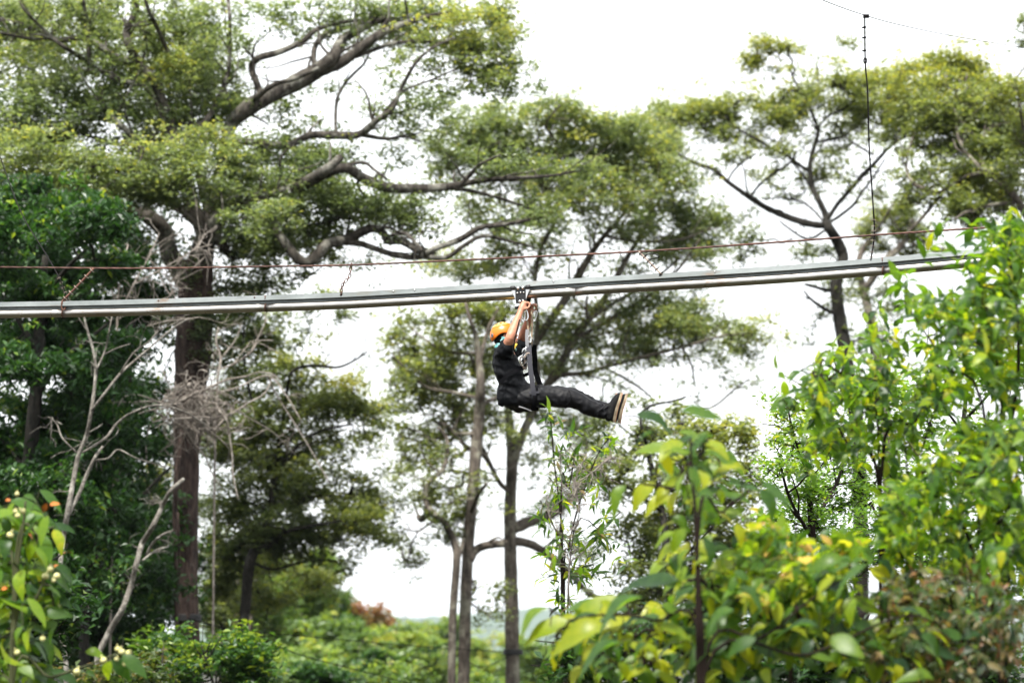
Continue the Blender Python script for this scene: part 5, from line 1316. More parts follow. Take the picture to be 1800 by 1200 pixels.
# long hanging wire at right and the overhead cable it hangs from
f, tt = rail_at(1541); f = f + np.array([0, -.034, -.02])
topc = P(1520, 28, RD(1530))
h = thing('hanger', 'long vertical wire with clamps dropping from the overhead cable to the rail', 'hanger', f)
wp = [topc, PR_(1521, 110), PR_(1525, 160), PR_(1528, 260), PR_(1534, 350), PR_(1537, 410), f]
wp = catmull(np.array(wp), 8)
MB().tube(wp, .0065, 6).build('wire', M['wire_dark'], h)
def wat(py):
    q = 600 - ((wp[:, 2] - CZ) * CP - wp[:, 1] * SP_) / (wp[:, 1] * CP + (wp[:, 2] - CZ) * SP_) * FPX
    return np.array([np.interp(py, q, wp[:, z]) for z in range(3)])
for y in (48, 66, 89):
    mb = MB(); c = wat(y); mb.ball(c, (.014, .012, .01), 8, 5); mb.box(c + np.array([-.014, 0, -.004]), .02, .012, .012)
    mb.build('clip', M['wire_dark'], h)
MB().ring(wat(107), (.013, .024), .005, np.array([1., 0, 0]), np.array([0, 0, 1.]), 6, 12).build('shackle', M['wire_dark'], h)
MB().box(topc + np.array([.012, 0, -.004]), .05, .02, .03).build('clamp', M['wire_dark'], h)
clips(h, wat(380), wat(455), 8, .011)
for y in (180, 215, 245, 280, 310, 340):
    mb = MB(); mb.ball(wat(y), (.010, .010, .012), 8, 5); mb.build('clip', M['wire_dark'], h)
oc = catmull(np.array([PR_(1300, -62), PR_(1445, 0), PR_(1520, 27), PR_(1590, 46), PR_(1700, 68, 1), PR_(1850, 92, 2)]), 6)
o = link('overhead_cable', make_mesh('overhead_cable', *tube(oc, np.linspace(.0052, .0022, len(oc)), 6), True, None, (M['wire_dark'],)))  # narrowing radius imitates the far end washing out in the glare
tag(o, 'thin overhead cable sloping across the white sky at top right', 'cable')

# thin wires strung low between the trunks and straps on two trunks
for lab, pts in [('thin black wire strung low between the big trunk and the middle trunks', [(330, 1086, 45), (420, 1108, 47), (520, 1116, 49), (650, 1128, 52), (780, 1138, 55), (900, 1146, 57)]),
                 ('thin black wire sagging down to the right from the dark leaning tree', [(425, 1100, 52), (500, 1140, 51), (600, 1170, 50), (720, 1200, 49), (800, 1222, 48)]),
                 ('short wire slanting between the two middle trunks near the bottom edge', [(820, 1160, 56), (850, 1172, 56.5), (900, 1150, 57)])]:
    c = catmull(np.array([P(*q) for q in pts]), 6)
    o = link('wire', make_mesh('wire', *tube(c, .009, 6), True, None, (M['wire_dark'],)))
    tag(o, lab, 'wire', 'wires between the trunks')
for lab, (x, y, d, w) in [('black strap round the big red-brown trunk near its foot', (328, 1085, 46.0, 45)), ('black strap round the mottled middle trunk near the bottom', (902, 1145, 58.0, 29))]:
    c = P(x, y, d); r = w / 2 * d / FPX
    mb = MB()
    for k in range(3):
        th = np.linspace(0, 2 * math.pi, 33)
        rr = r * 1.07
        mb.tube(np.stack([c[0] + np.cos(th) * rr, c[1] + np.sin(th) * rr, c[2] + (k - 1) * .035 + 0 * th], 1), .024, 6, cap=False)
    tag(mb.build('strap', M['rubber']), lab, 'strap', 'straps on the trunks')
# ------------------------------------------------------------------ the rider
D0 = RD(922)
def Q(px, py, toward=0.0):
    return P(px, py, D0 - toward)
SCP = FPX / D0                                              # px per metre at the rider

def organic(name, chains, voxel, smooth_it, mat, parent, fold=None, balls=()):
    """overlapping tapered rounds melted into one continuous skin"""
    bm = bmesh.new()
    def addVF(V, Fq):
        vs = [bm.verts.new(v) for v in V]
        for f in Fq:
            try: bm.faces.new([vs[i] for i in f])
            except ValueError: pass
    for ch in chains:
        pts = np.array([c[0] for c in ch]); rr = np.array([c[1] for c in ch])
        c = catmull(np.column_stack([pts, rr]), 4)
        V, Fq = tube(c[:, :3], c[:, 3], 14)
        addVF(V, Fq)
        for e in (0, -1):
            bmesh.ops.create_icosphere(bm, subdivisions=2, radius=float(rr[e]) * .99, matrix=Matrix.Translation(Vector(pts[e])))
    for (c, r, R) in balls:
        m = Matrix.Translation(Vector(c)) @ (Matrix([list(q) for q in R]).to_4x4() if R is not None else Matrix.Identity(4)) @ Matrix.Diagonal((*r, 1))
        bmesh.ops.create_icosphere(bm, subdivisions=3, radius=1.0, matrix=m)
    bmesh.ops.recalc_face_normals(bm, faces=bm.faces)
    me = bpy.data.meshes.new(name + '_src'); bm.to_mesh(me); bm.free()
    t = bpy.data.objects.new('tmp', me); COL.objects.link(t)
    r = t.modifiers.new('r', 'REMESH'); r.mode = 'VOXEL'; r.voxel_size = voxel
    s = t.modifiers.new('s', 'SMOOTH'); s.iterations = smooth_it; s.factor = .5
    dg = bpy.context.evaluated_depsgraph_get()
    out = bpy.data.meshes.new_from_object(t.evaluated_get(dg))
    bpy.data.objects.remove(t); bpy.data.meshes.remove(me)
    out.name = name
    if fold is not None:
        n = len(out.vertices)
        co = np.zeros(n * 3); out.vertices.foreach_get('co', co); co = co.reshape(-1, 3)
        no = np.zeros(n * 3); out.vertex_normals.foreach_get('vector', no); no = no.reshape(-1, 3)
        amp = np.array([fold(Vector(v)) for v in co])
        out.vertices.foreach_set('co', (co + no * amp[:, None]).ravel())
    out.polygons.foreach_set('use_smooth', np.full(len(out.polygons), True))
    out.materials.clear(); out.materials.append(mat)
    out.update()
    return link(name, out, parent)

M['skin'] = solid('skin', (.40, .19, .115), .5, nscale=30, ncol=(.34, .14, .085))
M['black_cloth'] = solid('black_cloth', (.0032, .0037, .005), .65, spec=.11, bmp=.25, bscale=120)
M['trouser_cloth'] = solid('trouser_cloth', (.0042, .0042, .0055), .55, spec=.17, bmp=.25, bscale=120)
M['webbing'] = solid('grey_webbing', (.040, .040, .048), .8, spec=.15, bmp=.3, bscale=200)
M['webbing_dark'] = solid('dark_webbing', (.003, .003, .004), .85, spec=.08)
M['webbing_light'] = solid('light_webbing', (.20, .20, .21), .75)
M['rope_tan'] = solid('tan_rope', (.20, .14, .085), .85, nscale=160, ncol=(.34, .27, .19))
M['helmet'] = solid('helmet_orange', (.66, .15, .004), .32, spec=.5)
M['helmet_toplit'] = solid('helmet_highlight', (.70, .42, .10), .32, spec=.5)  # crown highlight put into the colour, paler than the orange shell
M['yellow'] = solid('yellow_strap', (.70, .46, .05), .6)
M['scarf'] = solid('teal_scarf', (.02, .22, .22), .8, nscale=45, ncol=(.30, .50, .52))
M['shoe'] = solid('shoe_upper', (.008, .008, .008), .75, spec=.15, bmp=.3, bscale=150)
M['sole'] = solid('shoe_sole', (.30, .25, .165), .75, nscale=22, ncol=(.15, .11, .07))
M['outsole'] = solid('shoe_outsole', (.20, .085, .045), .75, nscale=30, ncol=(.32, .21, .12))
M['lace'] = solid('shoe_lace', (.03, .03, .03), .8)

person = thing('person', 'rider in orange helmet and black clothes hanging from the rail, legs held out', 'person', Q(912, 700))

hr = math.radians(-14)                                     # head tipped back a little
ax_f = np.array([math.cos(-hr), 0, math.sin(-hr)]); ax_u = np.array([-math.sin(-hr), 0, math.cos(-hr)]); ax_s = np.array([0, -1., 0])
RH = np.stack([ax_f, ax_s, ax_u], 1)
HC = Q(888, 592)
def H(f, s, u):                                            # point in head axes, metres
    return HC + ax_f * f + ax_s * s + ax_u * u

sh_n, el_n, wr_n, kn_n = Q(886, 622, .165), Q(896.5, 594, .27), Q(914.5, 549, .13), Q(921, 534, .09)
sh_f, el_f, wr_f, kn_f = Q(896, 622, -.165), Q(916, 600, -.22), Q(931, 556, -.07), Q(932.5, 539, -.03)
def arm(sh, el, wr, kn):
    return [[(sh, .052), (sh * .55 + el * .45, .050), (el, .043), (el * .7 + wr * .3, .044), (el * .3 + wr * .7, .034), (wr, .027), (wr * .5 + kn * .5, .033), (kn, .030)]]
chains = arm(sh_n, el_n, wr_n, kn_n) + arm(sh_f, el_f, wr_f, kn_f)
# fingers close round the grip of the trolley strap
def fingers(kn, wr, s):
    out = []
    ax = unit(kn - wr); lat = np.array([0, -1., 0]) * s; fw = unit(np.cross(lat, ax)) 
    if fw[0] < 0: fw = -fw
    for k, ln in enumerate((.085, .095, .09, .072)):
        b = kn + lat * (.024 - k * .016) - ax * .01
        p1 = b + ax * ln * .35 + fw * ln * .16
        p2 = p1 + fw * ln * .38 + ax * ln * .05
        p3 = p2 - ax * ln * .30 + fw * .004
        out.append([(b, .0105), (p1, .0095), (p2, .0085), (p3, .0075)])
    b = wr * .55 + kn * .45 + fw * .012 + lat * .02
    out.append([(b, .013), (b + fw * .03 + ax * .018, .011), (b + fw * .045 + ax * .05, .0088)])
    return out
chains += fingers(kn_n, wr_n, 1) + fingers(kn_f, wr_f, -1)
# neck, trunk, legs inside the clothes
chains += [[(Q(889, 618), .062), (Q(888, 604), .056), (HC, .06)]]
for t in (-.07, .07):
    chains.append([(Q(888, 622, t), .085), (Q(891, 640, t), .095), (Q(899, 665, t), .085), (Q(908, 696, t), .075)])
chains.append([(sh_n, .055), (Q(889, 622), .07), (sh_f, .055)])
def leg(t, dx, dy):
    return [(Q(918 + dx * .3, 702, t * .8), .066), (Q(960 + dx * .6, 698 + dy, t), .074), (Q(1003 + dx, 701 + dy, t), .056), (Q(1030 + dx, 713 + dy, t), .045), (Q(1062 + dx, 725 + dy, t), .030), (Q(1072 + dx, 731 + dy, t), .028)]
chains += [leg(.09, 0, 0), leg(-.09, 7, -2)]
for t, dx, dy in ((.09, 0, 0), (-.09, 8, 1)):
    chains.append([(Q(1072 + dx, 732 + dy, t), .030), (Q(1078 + dx, 712 + dy, t), .030), (Q(1085 + dx, 694 + dy, t), .018)])
hb = [(HC, (.097, .076, .112), RH), (H(.035, 0, -.055), (.062, .052, .055), RH), (H(.088, 0, -.045), (.018, .016, .012), RH),  # skull, jaw, chin region
      (H(.098, 0, -.012), (.020, .012, .017), RH), (H(.096, 0, -.046), (.010, .022, .007), RH), (H(.094, 0, -.060), (.010, .020, .007), RH),  # nose, lips
      (H(.090, 0, .018), (.012, .045, .010), RH), (H(-.005, .076, -.012), (.018, .009, .030), RH), (H(-.005, -.076, -.012), (.018, .009, .030), RH)]   # brow, ears
organic('body', chains, .0078, 3, M['skin'], person, balls=hb)
for s in (-1, 1):
    e = MB(); e.ball(H(.088, s * .030, .003), .0125, 12, 8); e.build('eye', M['webbing_light'], person)
    e = MB(); e.ball(H(.0955, s * .030, .003), (.0055, .0065, .0065), 10, 6, RH); e.build('pupil', M['black_metal'], person)
    e = MB(); e.tube(catmull(np.array([H(.094, s * .014, .020), H(.094, s * .03, .026), H(.084, s * .048, .020)]), 4), .004, 6); e.build('eyebrow', M['black_cloth'], person)
# dark hair at the back of the head
organic('hair', [], .006, 3, M['black_cloth'], person, balls=[(H(-.022, 0, .006), (.088, .080, .105), RH)])

def cloth_fold(scale, amp, dirv, freq=40):
    def f(v):
        a = mnoise.noise(Vector((v.x * scale, v.y * scale * .7, v.z * scale)))
        ph = (v.x * dirv[0] + v.z * dirv[1]) * freq + 5.5 * mnoise.noise(v * 5.5)
        w = 1 - abs(math.sin(ph)) * 1.6                      # sharp creases, round swells
        b = 1 - 2.2 * abs(mnoise.noise(Vector((v.x * 13 + v.z * 9, v.y * 7, v.z * 13 - v.x * 9))))
        c_ = 1 - 2.4 * abs(mnoise.noise(Vector((v.x * 8 + v.z * 15, v.y * 6, v.z * 6 - v.x * 4)) + Vector((7, 1, 3))))
        return amp * (a * .8 + .22 * w * max(0.0, .4 + mnoise.noise(v * 3.7 + Vector((4, 2, 9)))) + .5 * b + .55 * c_)
    return f
# t-shirt
sc = []
for t in (-.085, 0, .085):
    k = 1 - abs(t) * 1.0
    sc.append([(Q(886, 619, t), .082 * k), (Q(887, 634, t), .108 * k), (Q(892, 650, t), .120 * k), (Q(899, 668, t), .118 * k), (Q(903, 684, t), .118 * k), (Q(901, 697, t), .110 * k)])
    sc.append([(Q(890, 674, t), .050), (Q(887, 690, t), .056), (Q(884, 702, t), .046), (Q(882, 707, t), .028)])
    sc.append([(Q(886, 704, t), .026), (Q(902, 708, t), .03)])
    sc.append([(Q(900, 688, t), .095), (Q(918, 690, t), .088), (Q(934, 692, t), .072)])
sc.append([(sh_n + np.array([0, .03, -.01]), .074), (sh_n * .78 + el_n * .22, .070), (sh_n * .52 + el_n * .48, .066)])
sc.append([(sh_f + np.array([0, -.03, -.01]), .074), (sh_f * .6 + el_f * .4, .072), (sh_f * .25 + el_f * .75 - np.array([0, 0, .02]), .066), (Q(932, 612, -.22), .045)])
sc.append([(sh_n, .066), (Q(888, 618), .075), (sh_f, .066)])
organic('shirt', sc, .008, 5, M['black_cloth'], person, fold=cloth_fold(9, .014, (.8, .6), 34))
MB().tube(np.vstack([Q(880, 606), Q(884, 604, .05), Q(893, 606, .055), Q(899, 610, .0), Q(893, 606, -.055), Q(884, 604, -.05), Q(880, 606)]), .010, 8, cap=False).build('collar', M['black_cloth'], person)
# trousers
def tl(t, dx, dy):
    return [(Q(908, 701, t * .7), .098), (Q(930 + dx * .4, 699 + dy, t), .097), (Q(962 + dx * .6, 698 + dy, t), .086), (Q(990 + dx, 699 + dy, t), .080), (Q(1008 + dx, 702 + dy, t), .075), (Q(1030 + dx, 713 + dy, t), .072), (Q(1050 + dx, 721 + dy, t), .060), (Q(1061 + dx, 725 + dy, t), .052)]
organic('trousers', [tl(.095, 0, 0), tl(-.095, 6, -2), [(Q(903, 700, -.06), .10), (Q(903, 700, .06), .10)], [(Q(914, 709, -.05), .078), (Q(914, 709, .05), .078)], [(Q(925, 712, -.05), .055), (Q(925, 712, .05), .055)]],
        .008, 3, M['trouser_cloth'], person, fold=cloth_fold(8, .013, (1.0, -.5), 30))
for t, dx, dy in ((.095, 0, 0), (-.095, 6, -2)):
    ax_l = unit(Q(1061, 724, t) - Q(1040, 716, t)); lu = unit(np.cross(ax_l, [0, -1., 0])); lv = np.cross(ax_l, lu)
    mb = MB()
    for k in range(2):
        th = np.linspace(0, 2 * math.pi, 25); c = Q(1056 + dx + k * 5.5, 720.5 + dy + k * 2.2, t)
        rr = (.055 - k * .003) * (1 + .10 * np.sin(th * 3 + k * 1.9)); rr[-1] = rr[0]
        mb.tube(c + np.outer(np.cos(th) * rr, lu) + np.outer(np.sin(th) * rr, lv) + np.outer(.016 * np.sin(th * 2 + k), ax_l), .010, 8, cap=False)
    mb.build('cuff', M['trouser_cloth'], person)
# knee seam and pocket flap
MB().tube(catmull(np.array([Q(999, 685, .14), Q(1003, 690, .19), Q(1002, 702, .195), Q(996, 712, .18)]), 5), .005, 6).build('knee_seam', M['trouser_cloth'], person)

# shoes
def shoe(t, dx, dy, lab=None):
    heel, toe = Q(1071 + dx, 737 + dy, t), Q(1086 + dx, 690 + dy, t)
    a = unit(toe - heel); n = unit(np.cross(a, np.array([0, -1., 0])))
    if n[0] < 0: n = -n
    lat = np.array([0, -1., 0]); ln = np.linalg.norm(toe - heel)
    o = organic('shoe', [[(heel + a * .02 - n * .01, .040), (heel + a * .10 - n * .008, .041), (heel + a * .17, .038), (toe - a * .035 + n * .010, .030), (toe - a * .012 + n * .016, .020)],
                         [(Q(1063 + dx, 722 + dy, t), .047), (heel + a * .045 - n * .02, .046)], [(Q(1064 + dx, 718 + dy, t), .040), (heel + a * .13 - n * .012, .036)]], .005, 4, M['shoe'], person)
    def slab(name, off, th, wk, mat, grow):
        V, Fq = [], []
        nn = 15
        for i in range(nn + 1):
            u = i / nn
            w = wk * (.030 + .014 * math.sin(math.pi * min(1, u * 1.05)) + .010 * math.exp(-((u - .72) / .2) ** 2)) * min(1, (math.sin(math.pi * (u * .96 + .02))) ** .35 + .02)
            c = heel + a * (-.012 - grow + u * (ln + .03 + 2 * grow)) + n * (off * (1 - .25 * u) + .012 * (u - .45) ** 2 * 4 - .018 * max(0, u - .7) ** 1.5 * 4)
            th_u = th * (1.25 - .6 * u)
            for (p, q) in ((-1, 0), (1, 0), (1, 1), (-1, 1)):
                V.append(c + lat * w * p + n * th_u * q)
        for i in range(nn):
            for j in range(4):
                Fq.append([i * 4 + j, i * 4 + (j + 1) % 4, (i + 1) * 4 + (j + 1) % 4, (i + 1) * 4 + j])
        Fq += [[0, 1, 2, 3], [nn * 4 + 3, nn * 4 + 2, nn * 4 + 1, nn * 4]]
        me = make_mesh(name, V, Fq, False, None, (mat,))
        bm = bmesh.new(); bm.from_mesh(me); bmesh.ops.recalc_face_normals(bm, faces=bm.faces); bm.to_mesh(me); bm.free()
        x = link(name, me); x.parent = o
        x.matrix_parent_inverse = o.matrix_local.inverted() @ person.matrix_local.inverted() if False else Matrix.Identity(4)
        return x
    PARTS.append((o, slab('sole', .024, .019, .9, M['sole'], -.004)))
    PARTS.append((o, slab('outsole', .044, .008, .87, M['outsole'], -.002)))
    mb = MB()
    for k in range(4):
        c = heel + a * (.10 + k * .022) - n * (.046 - k * .006)
        mb.tube(catmull(np.array([c - lat * .022, c - n * .008, c + lat * .022]), 4), .0035, 6)
    c = heel + a * .085 - n * .055
    mb.tube(catmull(np.array([c, c - n * .03 + a * .01, c - n * .02 - a * .02, c]), 4), .003, 6)
    PARTS.append((o, mb.build('laces', M['lace'])))
PARTS = []
shoe(.09, 0, 0); shoe(-.09, 9, 2)
def reparent(child, parent):
    """part of a part: keep it where it stands"""
    child.parent = parent
    pw = Matrix.Translation(person.location) if parent.parent is None else Matrix.Identity(4)
    child.matrix_parent_inverse = Matrix.Identity(4)
for o, c in PARTS:
    reparent(c, o)

# helmet
def helmet():
    V, Fq = [], []
    nu, nv = 36, 12
    def pt(th, ph, g=0.0):
        # ph around (0 = front), th from the top
        f = math.cos(ph); s = math.sin(ph)
        rf, rs, ru = .118 + g, .098 + g, .112 + g
        if f < 0: rf = .122 + g
        return H(-.010 + rf * math.sin(th) * f, rs * math.sin(th) * s, .022 + ru * math.cos(th))
    def th_end(ph):
        f = math.cos(ph)
        return 1.62 + .30 * max(0, -f) ** 1.5 - .14 * math.exp(-((abs(ph if ph < math.pi else 2 * math.pi - ph) - 1.75) / .45) ** 2)
    vents = []
    def shell(name, t0, t1, g, mat, holes=False, nv=nv):
        V, Fq = [], []
        for layer in (g, g - .006):
            for i in range(nv + 1):
                for j in range(nu):
                    ph = 2 * math.pi * j / nu
                    th = t0 + ((th_end(ph) if t1 is None else t1) - t0) * i / nv
                    V.append(pt(th, ph, layer))
        n1 = (nv + 1) * nu
        for i in range(nv):
            for j in range(nu):
                if holes and i in (4, 5, 6) and j % 4 in (0, 1) :
                    continue
                a, b = i * nu + j, i * nu + (j + 1) % nu
                Fq.append([a, a + nu, b + nu, b])
                Fq.append([n1 + b, n1 + b + nu, n1 + a + nu, n1 + a])
        for j in range(nu):
            a, b = nv * nu + j, nv * nu + (j + 1) % nu
            Fq.append([a, n1 + a, n1 + b, b])
        return make_mesh(name, V, Fq, True, None, (mat,))
    h = link('helmet', shell('helmet', .62, None, 0.0, M['helmet']), person)
    c = link('lit_crown', shell('lit_crown', .03, .78, .004, M['helmet_toplit'], True, nv=9)); c.parent = h  # vented top of the shell, its bright lit tone painted in
    lin = link('liner', shell('liner', .03, 1.55, -.010, M['rubber'])); lin.parent = h
    b = MB(); cc = pt(1.45, math.pi * .80, .004); nn = unit(cc - HC)
    s1 = unit(np.cross(nn, [0, 0, 1])); s2 = np.cross(nn, s1)
    b.ring(cc, (.016, .016), .0035, s1, s2, 6, 16); bo = b.build('emblem_ring', M['webbing_light']); bo.parent = h
    b = MB(); b.ball(cc, (.0085, .0085, .0085), 10, 6); bo = b.build('emblem_dot', M['black_metal']); bo.parent = h
    b = MB(); b.tube(catmull(np.array([H(.0, .098, .0), H(.02, .09, -.05), H(.05, .055, -.115), H(.055, 0, -.125), H(.05, -.055, -.115), H(.02, -.09, -.05), H(0, -.098, 0)]), 5), .005, 6)
    bo = b.build('chin_strap', M['webbing_dark']); bo.parent = h
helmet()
# teal tube scarf round the neck and ears
organic('scarf', [[(H(-.05, -.05, -.085), .045), (H(-.07, 0, -.08), .05), (H(-.05, .05, -.085), .045)], [(H(-.01, .06, -.10), .04), (H(.035, .03, -.12), .035), (H(.035, -.03, -.12), .035), (H(-.01, -.06, -.10), .04)],
                  [(H(-.075, .02, -.12), .046), (H(-.080, -.02, -.12), .046)], [(H(-.02, .066, -.02), .026), (H(-.03, .070, -.07), .034)], [(H(.015, .070, -.015), .020), (H(.0, .070, -.06), .028)]],
        .006, 4, M['scarf'], person, fold=lambda v: .004 * math.sin(v.z * 160 + v.x * 90))

# ------------------------------------------------------------------ harness, lanyards, trolley
def strap(pts, w, mat, name, parent, th=.004, face=(0, -1, 0)):
    c = catmull(np.array(pts), 6); tg = unit(np.gradient(c, axis=0))
    f = np.asarray(face, float); V = []
    for p, t in zip(c, tg):
        s = unit(np.cross(t, f)); nn = np.cross(s, t)
        for a, b in ((-1, -1), (1, -1), (1, 1), (-1, 1)):
            V.append(p + s * w / 2 * a + nn * th / 2 * b)
    n = len(c)
    Fq = [[i * 4 + j, i * 4 + (j + 1) % 4, (i + 1) * 4 + (j + 1) % 4, (i + 1) * 4 + j] for i in range(n - 1) for j in range(4)] + [[3, 2, 1, 0], [n * 4 - 4, n * 4 - 3, n * 4 - 2, n * 4 - 1]]
    me = make_mesh(name, V, Fq, False, None, (mat,))
    return link(name, me, parent)
har = thing('harness', 'black and grey climbing harness straps round the rider\'s waist and thighs', 'harness', Q(930, 680))
strap([Q(930, 606, .10), Q(930.5, 625, .15), Q(932, 645, .18), Q(935, 668, .20), Q(938, 690, .205), Q(940, 706, .18)], .043, M['webbing'], 'leg_riser', har)
strap([Q(938, 606, -.05), Q(940, 630, -.10), Q(941, 652, -.14), Q(948, 672, -.12), Q(952, 684, -.08)], .045, M['webbing_dark'], 'leg_riser', har)
strap([Q(880, 672, .205), Q(892, 660, .215), Q(906, 651, .20), Q(918, 646, .14), Q(924, 643, .08)], .036, M['webbing_dark'], 'waist_strap', har)
strap([Q(884, 673, -.2), Q(900, 660, -.2), Q(915, 650, -.14), Q(924, 644, -.02)], .036, M['webbing_dark'], 'waist_strap', har)
strap([Q(920, 660, .06), Q(928, 657, .12), Q(936, 652, .16)], .030, M['webbing_dark'], 'cross_strap', har)
for t, dx in ((.095, 0), (-.095, 4)):
    th = np.linspace(0, 2 * math.pi, 30)
    c0 = Q(940 + dx, 699, t); u = unit(Q(944, 660, t) - Q(938, 720, t)); v = np.array([0, -1., 0])
    V = []
    ctr = c0 + np.outer(np.cos(th) * .112, u) + np.outer(np.sin(th) * .104, v)
    axv = np.cross(u, v)
    for p in ctr:
        V += [p - axv * .022, p + axv * .022]
    Fq = [[2 * i, 2 * i + 1, 2 * i + 3, 2 * i + 2] for i in range(29)]
    me = make_mesh('thigh_loop', V, Fq, True, None, (M['webbing_dark'],)); lo = link('thigh_loop', me, har)
    sm = lo.modifiers.new('thick', 'SOLIDIFY'); sm.thickness = .004
strap([Q(905, 606, .19), Q(899, 612, .2), Q(896, 617, .19)], .022, M['yellow'], 'shoulder_tab', har)
strap([Q(903, 615, .12), Q(906, 608, .1), Q(908, 604, .06)], .016, M['yellow'], 'shoulder_tab', har)
strap([Q(930, 690, .20), Q(933, 690, .205), Q(948, 689, .20)], .02, M['webbing'], 'buckle_strap', har)
strap([Q(912, 714, .16), Q(922, 717, .17), Q(934, 722, .15)], .010, M['webbing_light'], 'gear_tag', har)

def oval(o, c, rx, rz, r, mat, name='carabiner', tilt=0.0, yaw=0.0):
    u = np.array([math.cos(tilt) * math.cos(yaw), math.sin(yaw), math.sin(tilt)]); v = np.array([-math.sin(tilt), 0, math.cos(tilt)])
    x = MB().ring(c, (rx, rz), r, u, v, 8, 20).build(name, M[mat], o)
    return x
lan = thing('lanyard', 'pair of tan lanyard ropes with steel carabiners between trolley and harness', 'lanyard', Q(928, 600))
MB().tube(catmull(np.array([Q(925, 548, .04), Q(927, 566, .06), Q(929, 585, .08), Q(930, 604, .09)]), 8), .0085, 8, bump=.06).build('rope', M['rope_tan'], lan)
MB().tube(catmull(np.array([Q(934, 545, .0), Q(935.5, 570, .02), Q(934.5, 590, .04), Q(935, 608, .05)]), 8), .0085, 8, bump=.06).build('rope', M['rope_tan'], lan)
strap([Q(927, 579, .10), Q(926, 590, .105), Q(926.5, 603, .11), Q(927, 614, .11)], .030, M['webbing_light'], 'sling', lan)
MB().tube(catmull(np.array([Q(913, 562, .2), Q(908, 585, .28), Q(903.5, 606, .28), Q(905, 618, .24), Q(911, 625, .2), Q(918, 621, .16), Q(923, 612, .12)]), 6), .0055, 8).build('cord', M['webbing_dark'], lan)
for (x, y, rx, rz, r, tl_, yw, t, mt) in [(922, 552, .030, .058, .0065, .25, .3, .09, 'steel'), (919, 556, .024, .05, .0055, -.1, .8, .12, 'steel'), (939, 556, .022, .052, .005, -.35, .5, -.02, 'steel'),
                                          (923, 624, .026, .058, .0075, .15, .5, .13, 'steel'), (927, 631, .026, .055, .0075, -.2, .2, .14, 'clip'), (920, 637, .026, .052, .007, .4, .4, .15, 'clip'), (925, 616, .016, .03, .006, 0, .9, .12, 'steel'),
                                          (931, 596, .016, .03, .005, .1, .3, .1, 'steel'), (935, 602, .014, .026, .005, -.2, .5, .06, 'black_metal'), (921, 644, .018, .03, .006, .7, .3, .13, 'clip')]:
    oval(lan, Q(x, y, t), rx, rz, r, mt, 'carabiner', tl_, yw)
mb = MB()
for (x, y, t) in ((921, 622, .14), (926, 627, .15), (919, 632, .16), (924, 639, .16)):
    mb.tube(np.array([Q(x - 2, y + 4, t), Q(x + 2, y - 4, t)]), .0085, 8)
mb.build('gate_sleeve', M['black_metal'], lan)
MB().box(Q(922, 633, .135), .04, .022, .075).build('descender', M['clip'], lan)

tro = thing('trolley', 'black and steel trolley with rollers clamped round the rail pipe above the hands', 'trolley', Q(923, 520))
p, t = rail_at(923)
s = unit(np.cross(t, [0, 0, 1])); u = np.cross(s, t); R3 = np.stack([t, s, u], 1)
cp = p - u * (CH_H + WEB + PR)                                # pipe centre
def T_(a, b, c):
    return cp + t * a + s * b + u * c
def plate(name, poly, b, th, mat):
    V = [T_(x, b + q, z) for q in (0, th) for x, z in poly]
    k = len(poly)
    bm = bmesh.new(); vs = [bm.verts.new(v) for v in V]
    bm.faces.new(vs[:k]); bm.faces.new(vs[k:])
    for i in range(k):
        bm.faces.new([vs[i], vs[(i + 1) % k], vs[k + (i + 1) % k], vs[k + i]])
    bmesh.ops.recalc_face_normals(bm, faces=bm.faces)
    me = bpy.data.meshes.new(name); bm.to_mesh(me); bm.free(); me.materials.append(mat)
    return link(name, me, tro)
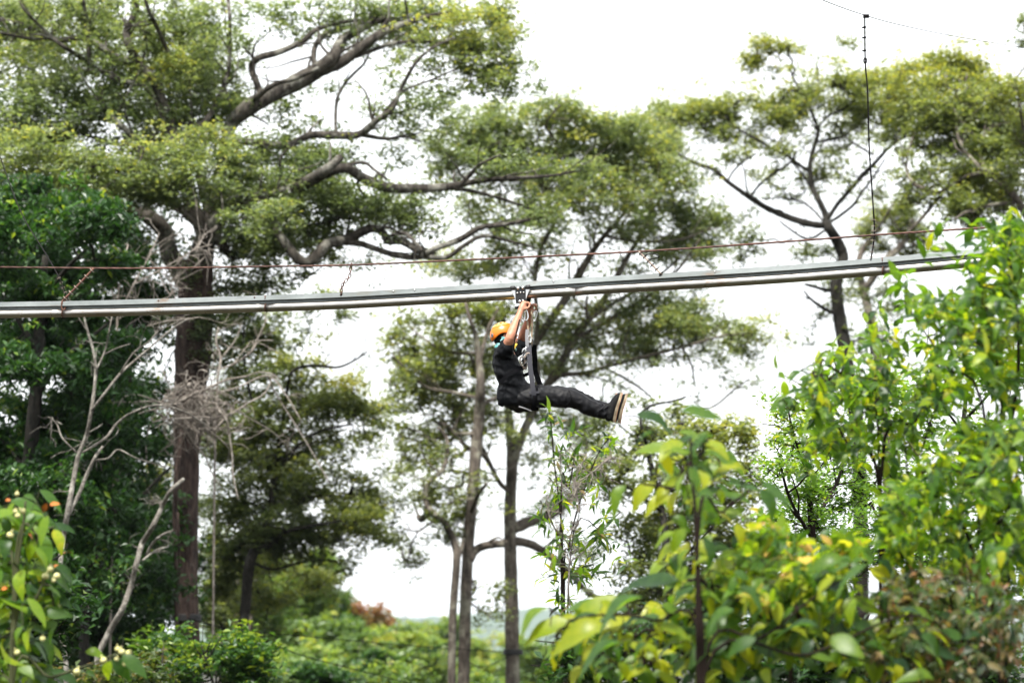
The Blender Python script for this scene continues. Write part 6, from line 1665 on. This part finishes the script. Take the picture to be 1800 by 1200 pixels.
for sgn in (1, -1):
    b0 = .052 if sgn > 0 else -.058
    plate('side_plate', [(-.052, .040), (.052, .040), (.052, .010), (.052, -.052), (.045, -.085), (-.045, -.085), (-.052, -.052)], b0, .006, M['black_metal'])
    plate('gusset', [(-.090, .046), (-.050, .046), (-.050, -.050)], b0 + .007 * sgn, .004, M['steel'])
    plate('gusset', [(.090, .046), (.050, .046), (.050, -.050)], b0 + .007 * sgn, .004, M['steel'])
    for a in (-.072, .072):
        mb = MB(); mb.tube(np.array([T_(a - .021, .068 * sgn, .055), T_(a - .018, .068 * sgn, .055), T_(a + .018, .068 * sgn, .055), T_(a + .021, .068 * sgn, .055)]), np.array([.014, .019, .019, .014]), 14)
        mb.build('roller', M['rubber'], tro)
    for a in (-.026, .022):
        mb = MB(); mb.ball(T_(a, .062 * sgn, .052), (.013, .013, .013), 10, 6); mb.tube(np.array([T_(a, .05 * sgn, .052), T_(a, .066 * sgn, .052)]), .016, 6)
        mb.build('bolt', M['steel'], tro)
    for a, c in ((-.03, .01), (0, .012), (.03, .01), (.02, -.062)):
        mb = MB(); mb.tube(np.array([T_(a, .052 * sgn, c), T_(a, .066 * sgn, c)]), .007 if c > 0 else .010, 6)
        mb.build('bolt', M['steel'], tro)
MB().box(T_(0, 0, .062), .13, .02, .012, R3).build('spacer', M['black_metal'], tro) if False else None
MB().tube(np.array([T_(-.01, -.06, -.068), T_(-.01, .066, -.068)]), .011, 10).build('axle', M['steel'], tro)
mb = MB(); mb.box(T_(.02, .0, -.105), .05, .07, .05, R3); mb.build('yoke', M['black_metal'], tro)
MB().tube(np.array([T_(-.075, 0, -.118), T_(-.02, .0, -.112), T_(.075, 0, -.112)]), .013, 10).build('grip_bar', M['rubber'], tro)

# ------------------------------------------------------------------ the air
hz = MB(); hz.box((0, 4120, 48), 4400, 9180, 170)
hm, nt, out = new_mat('haze_air')
pv = N(nt, "ShaderNodeVolumePrincipled")
pv.inputs['Color'].default_value = (.80, .90, 1.0, 1)
pv.inputs['Density'].default_value = .00006
pv.inputs['Anisotropy'].default_value = .1
nt.links.new(pv.outputs[0], out.inputs['Volume'])
hb_ = hz.build('haze', hm, smooth=False)
hb_["kind"] = "stuff"
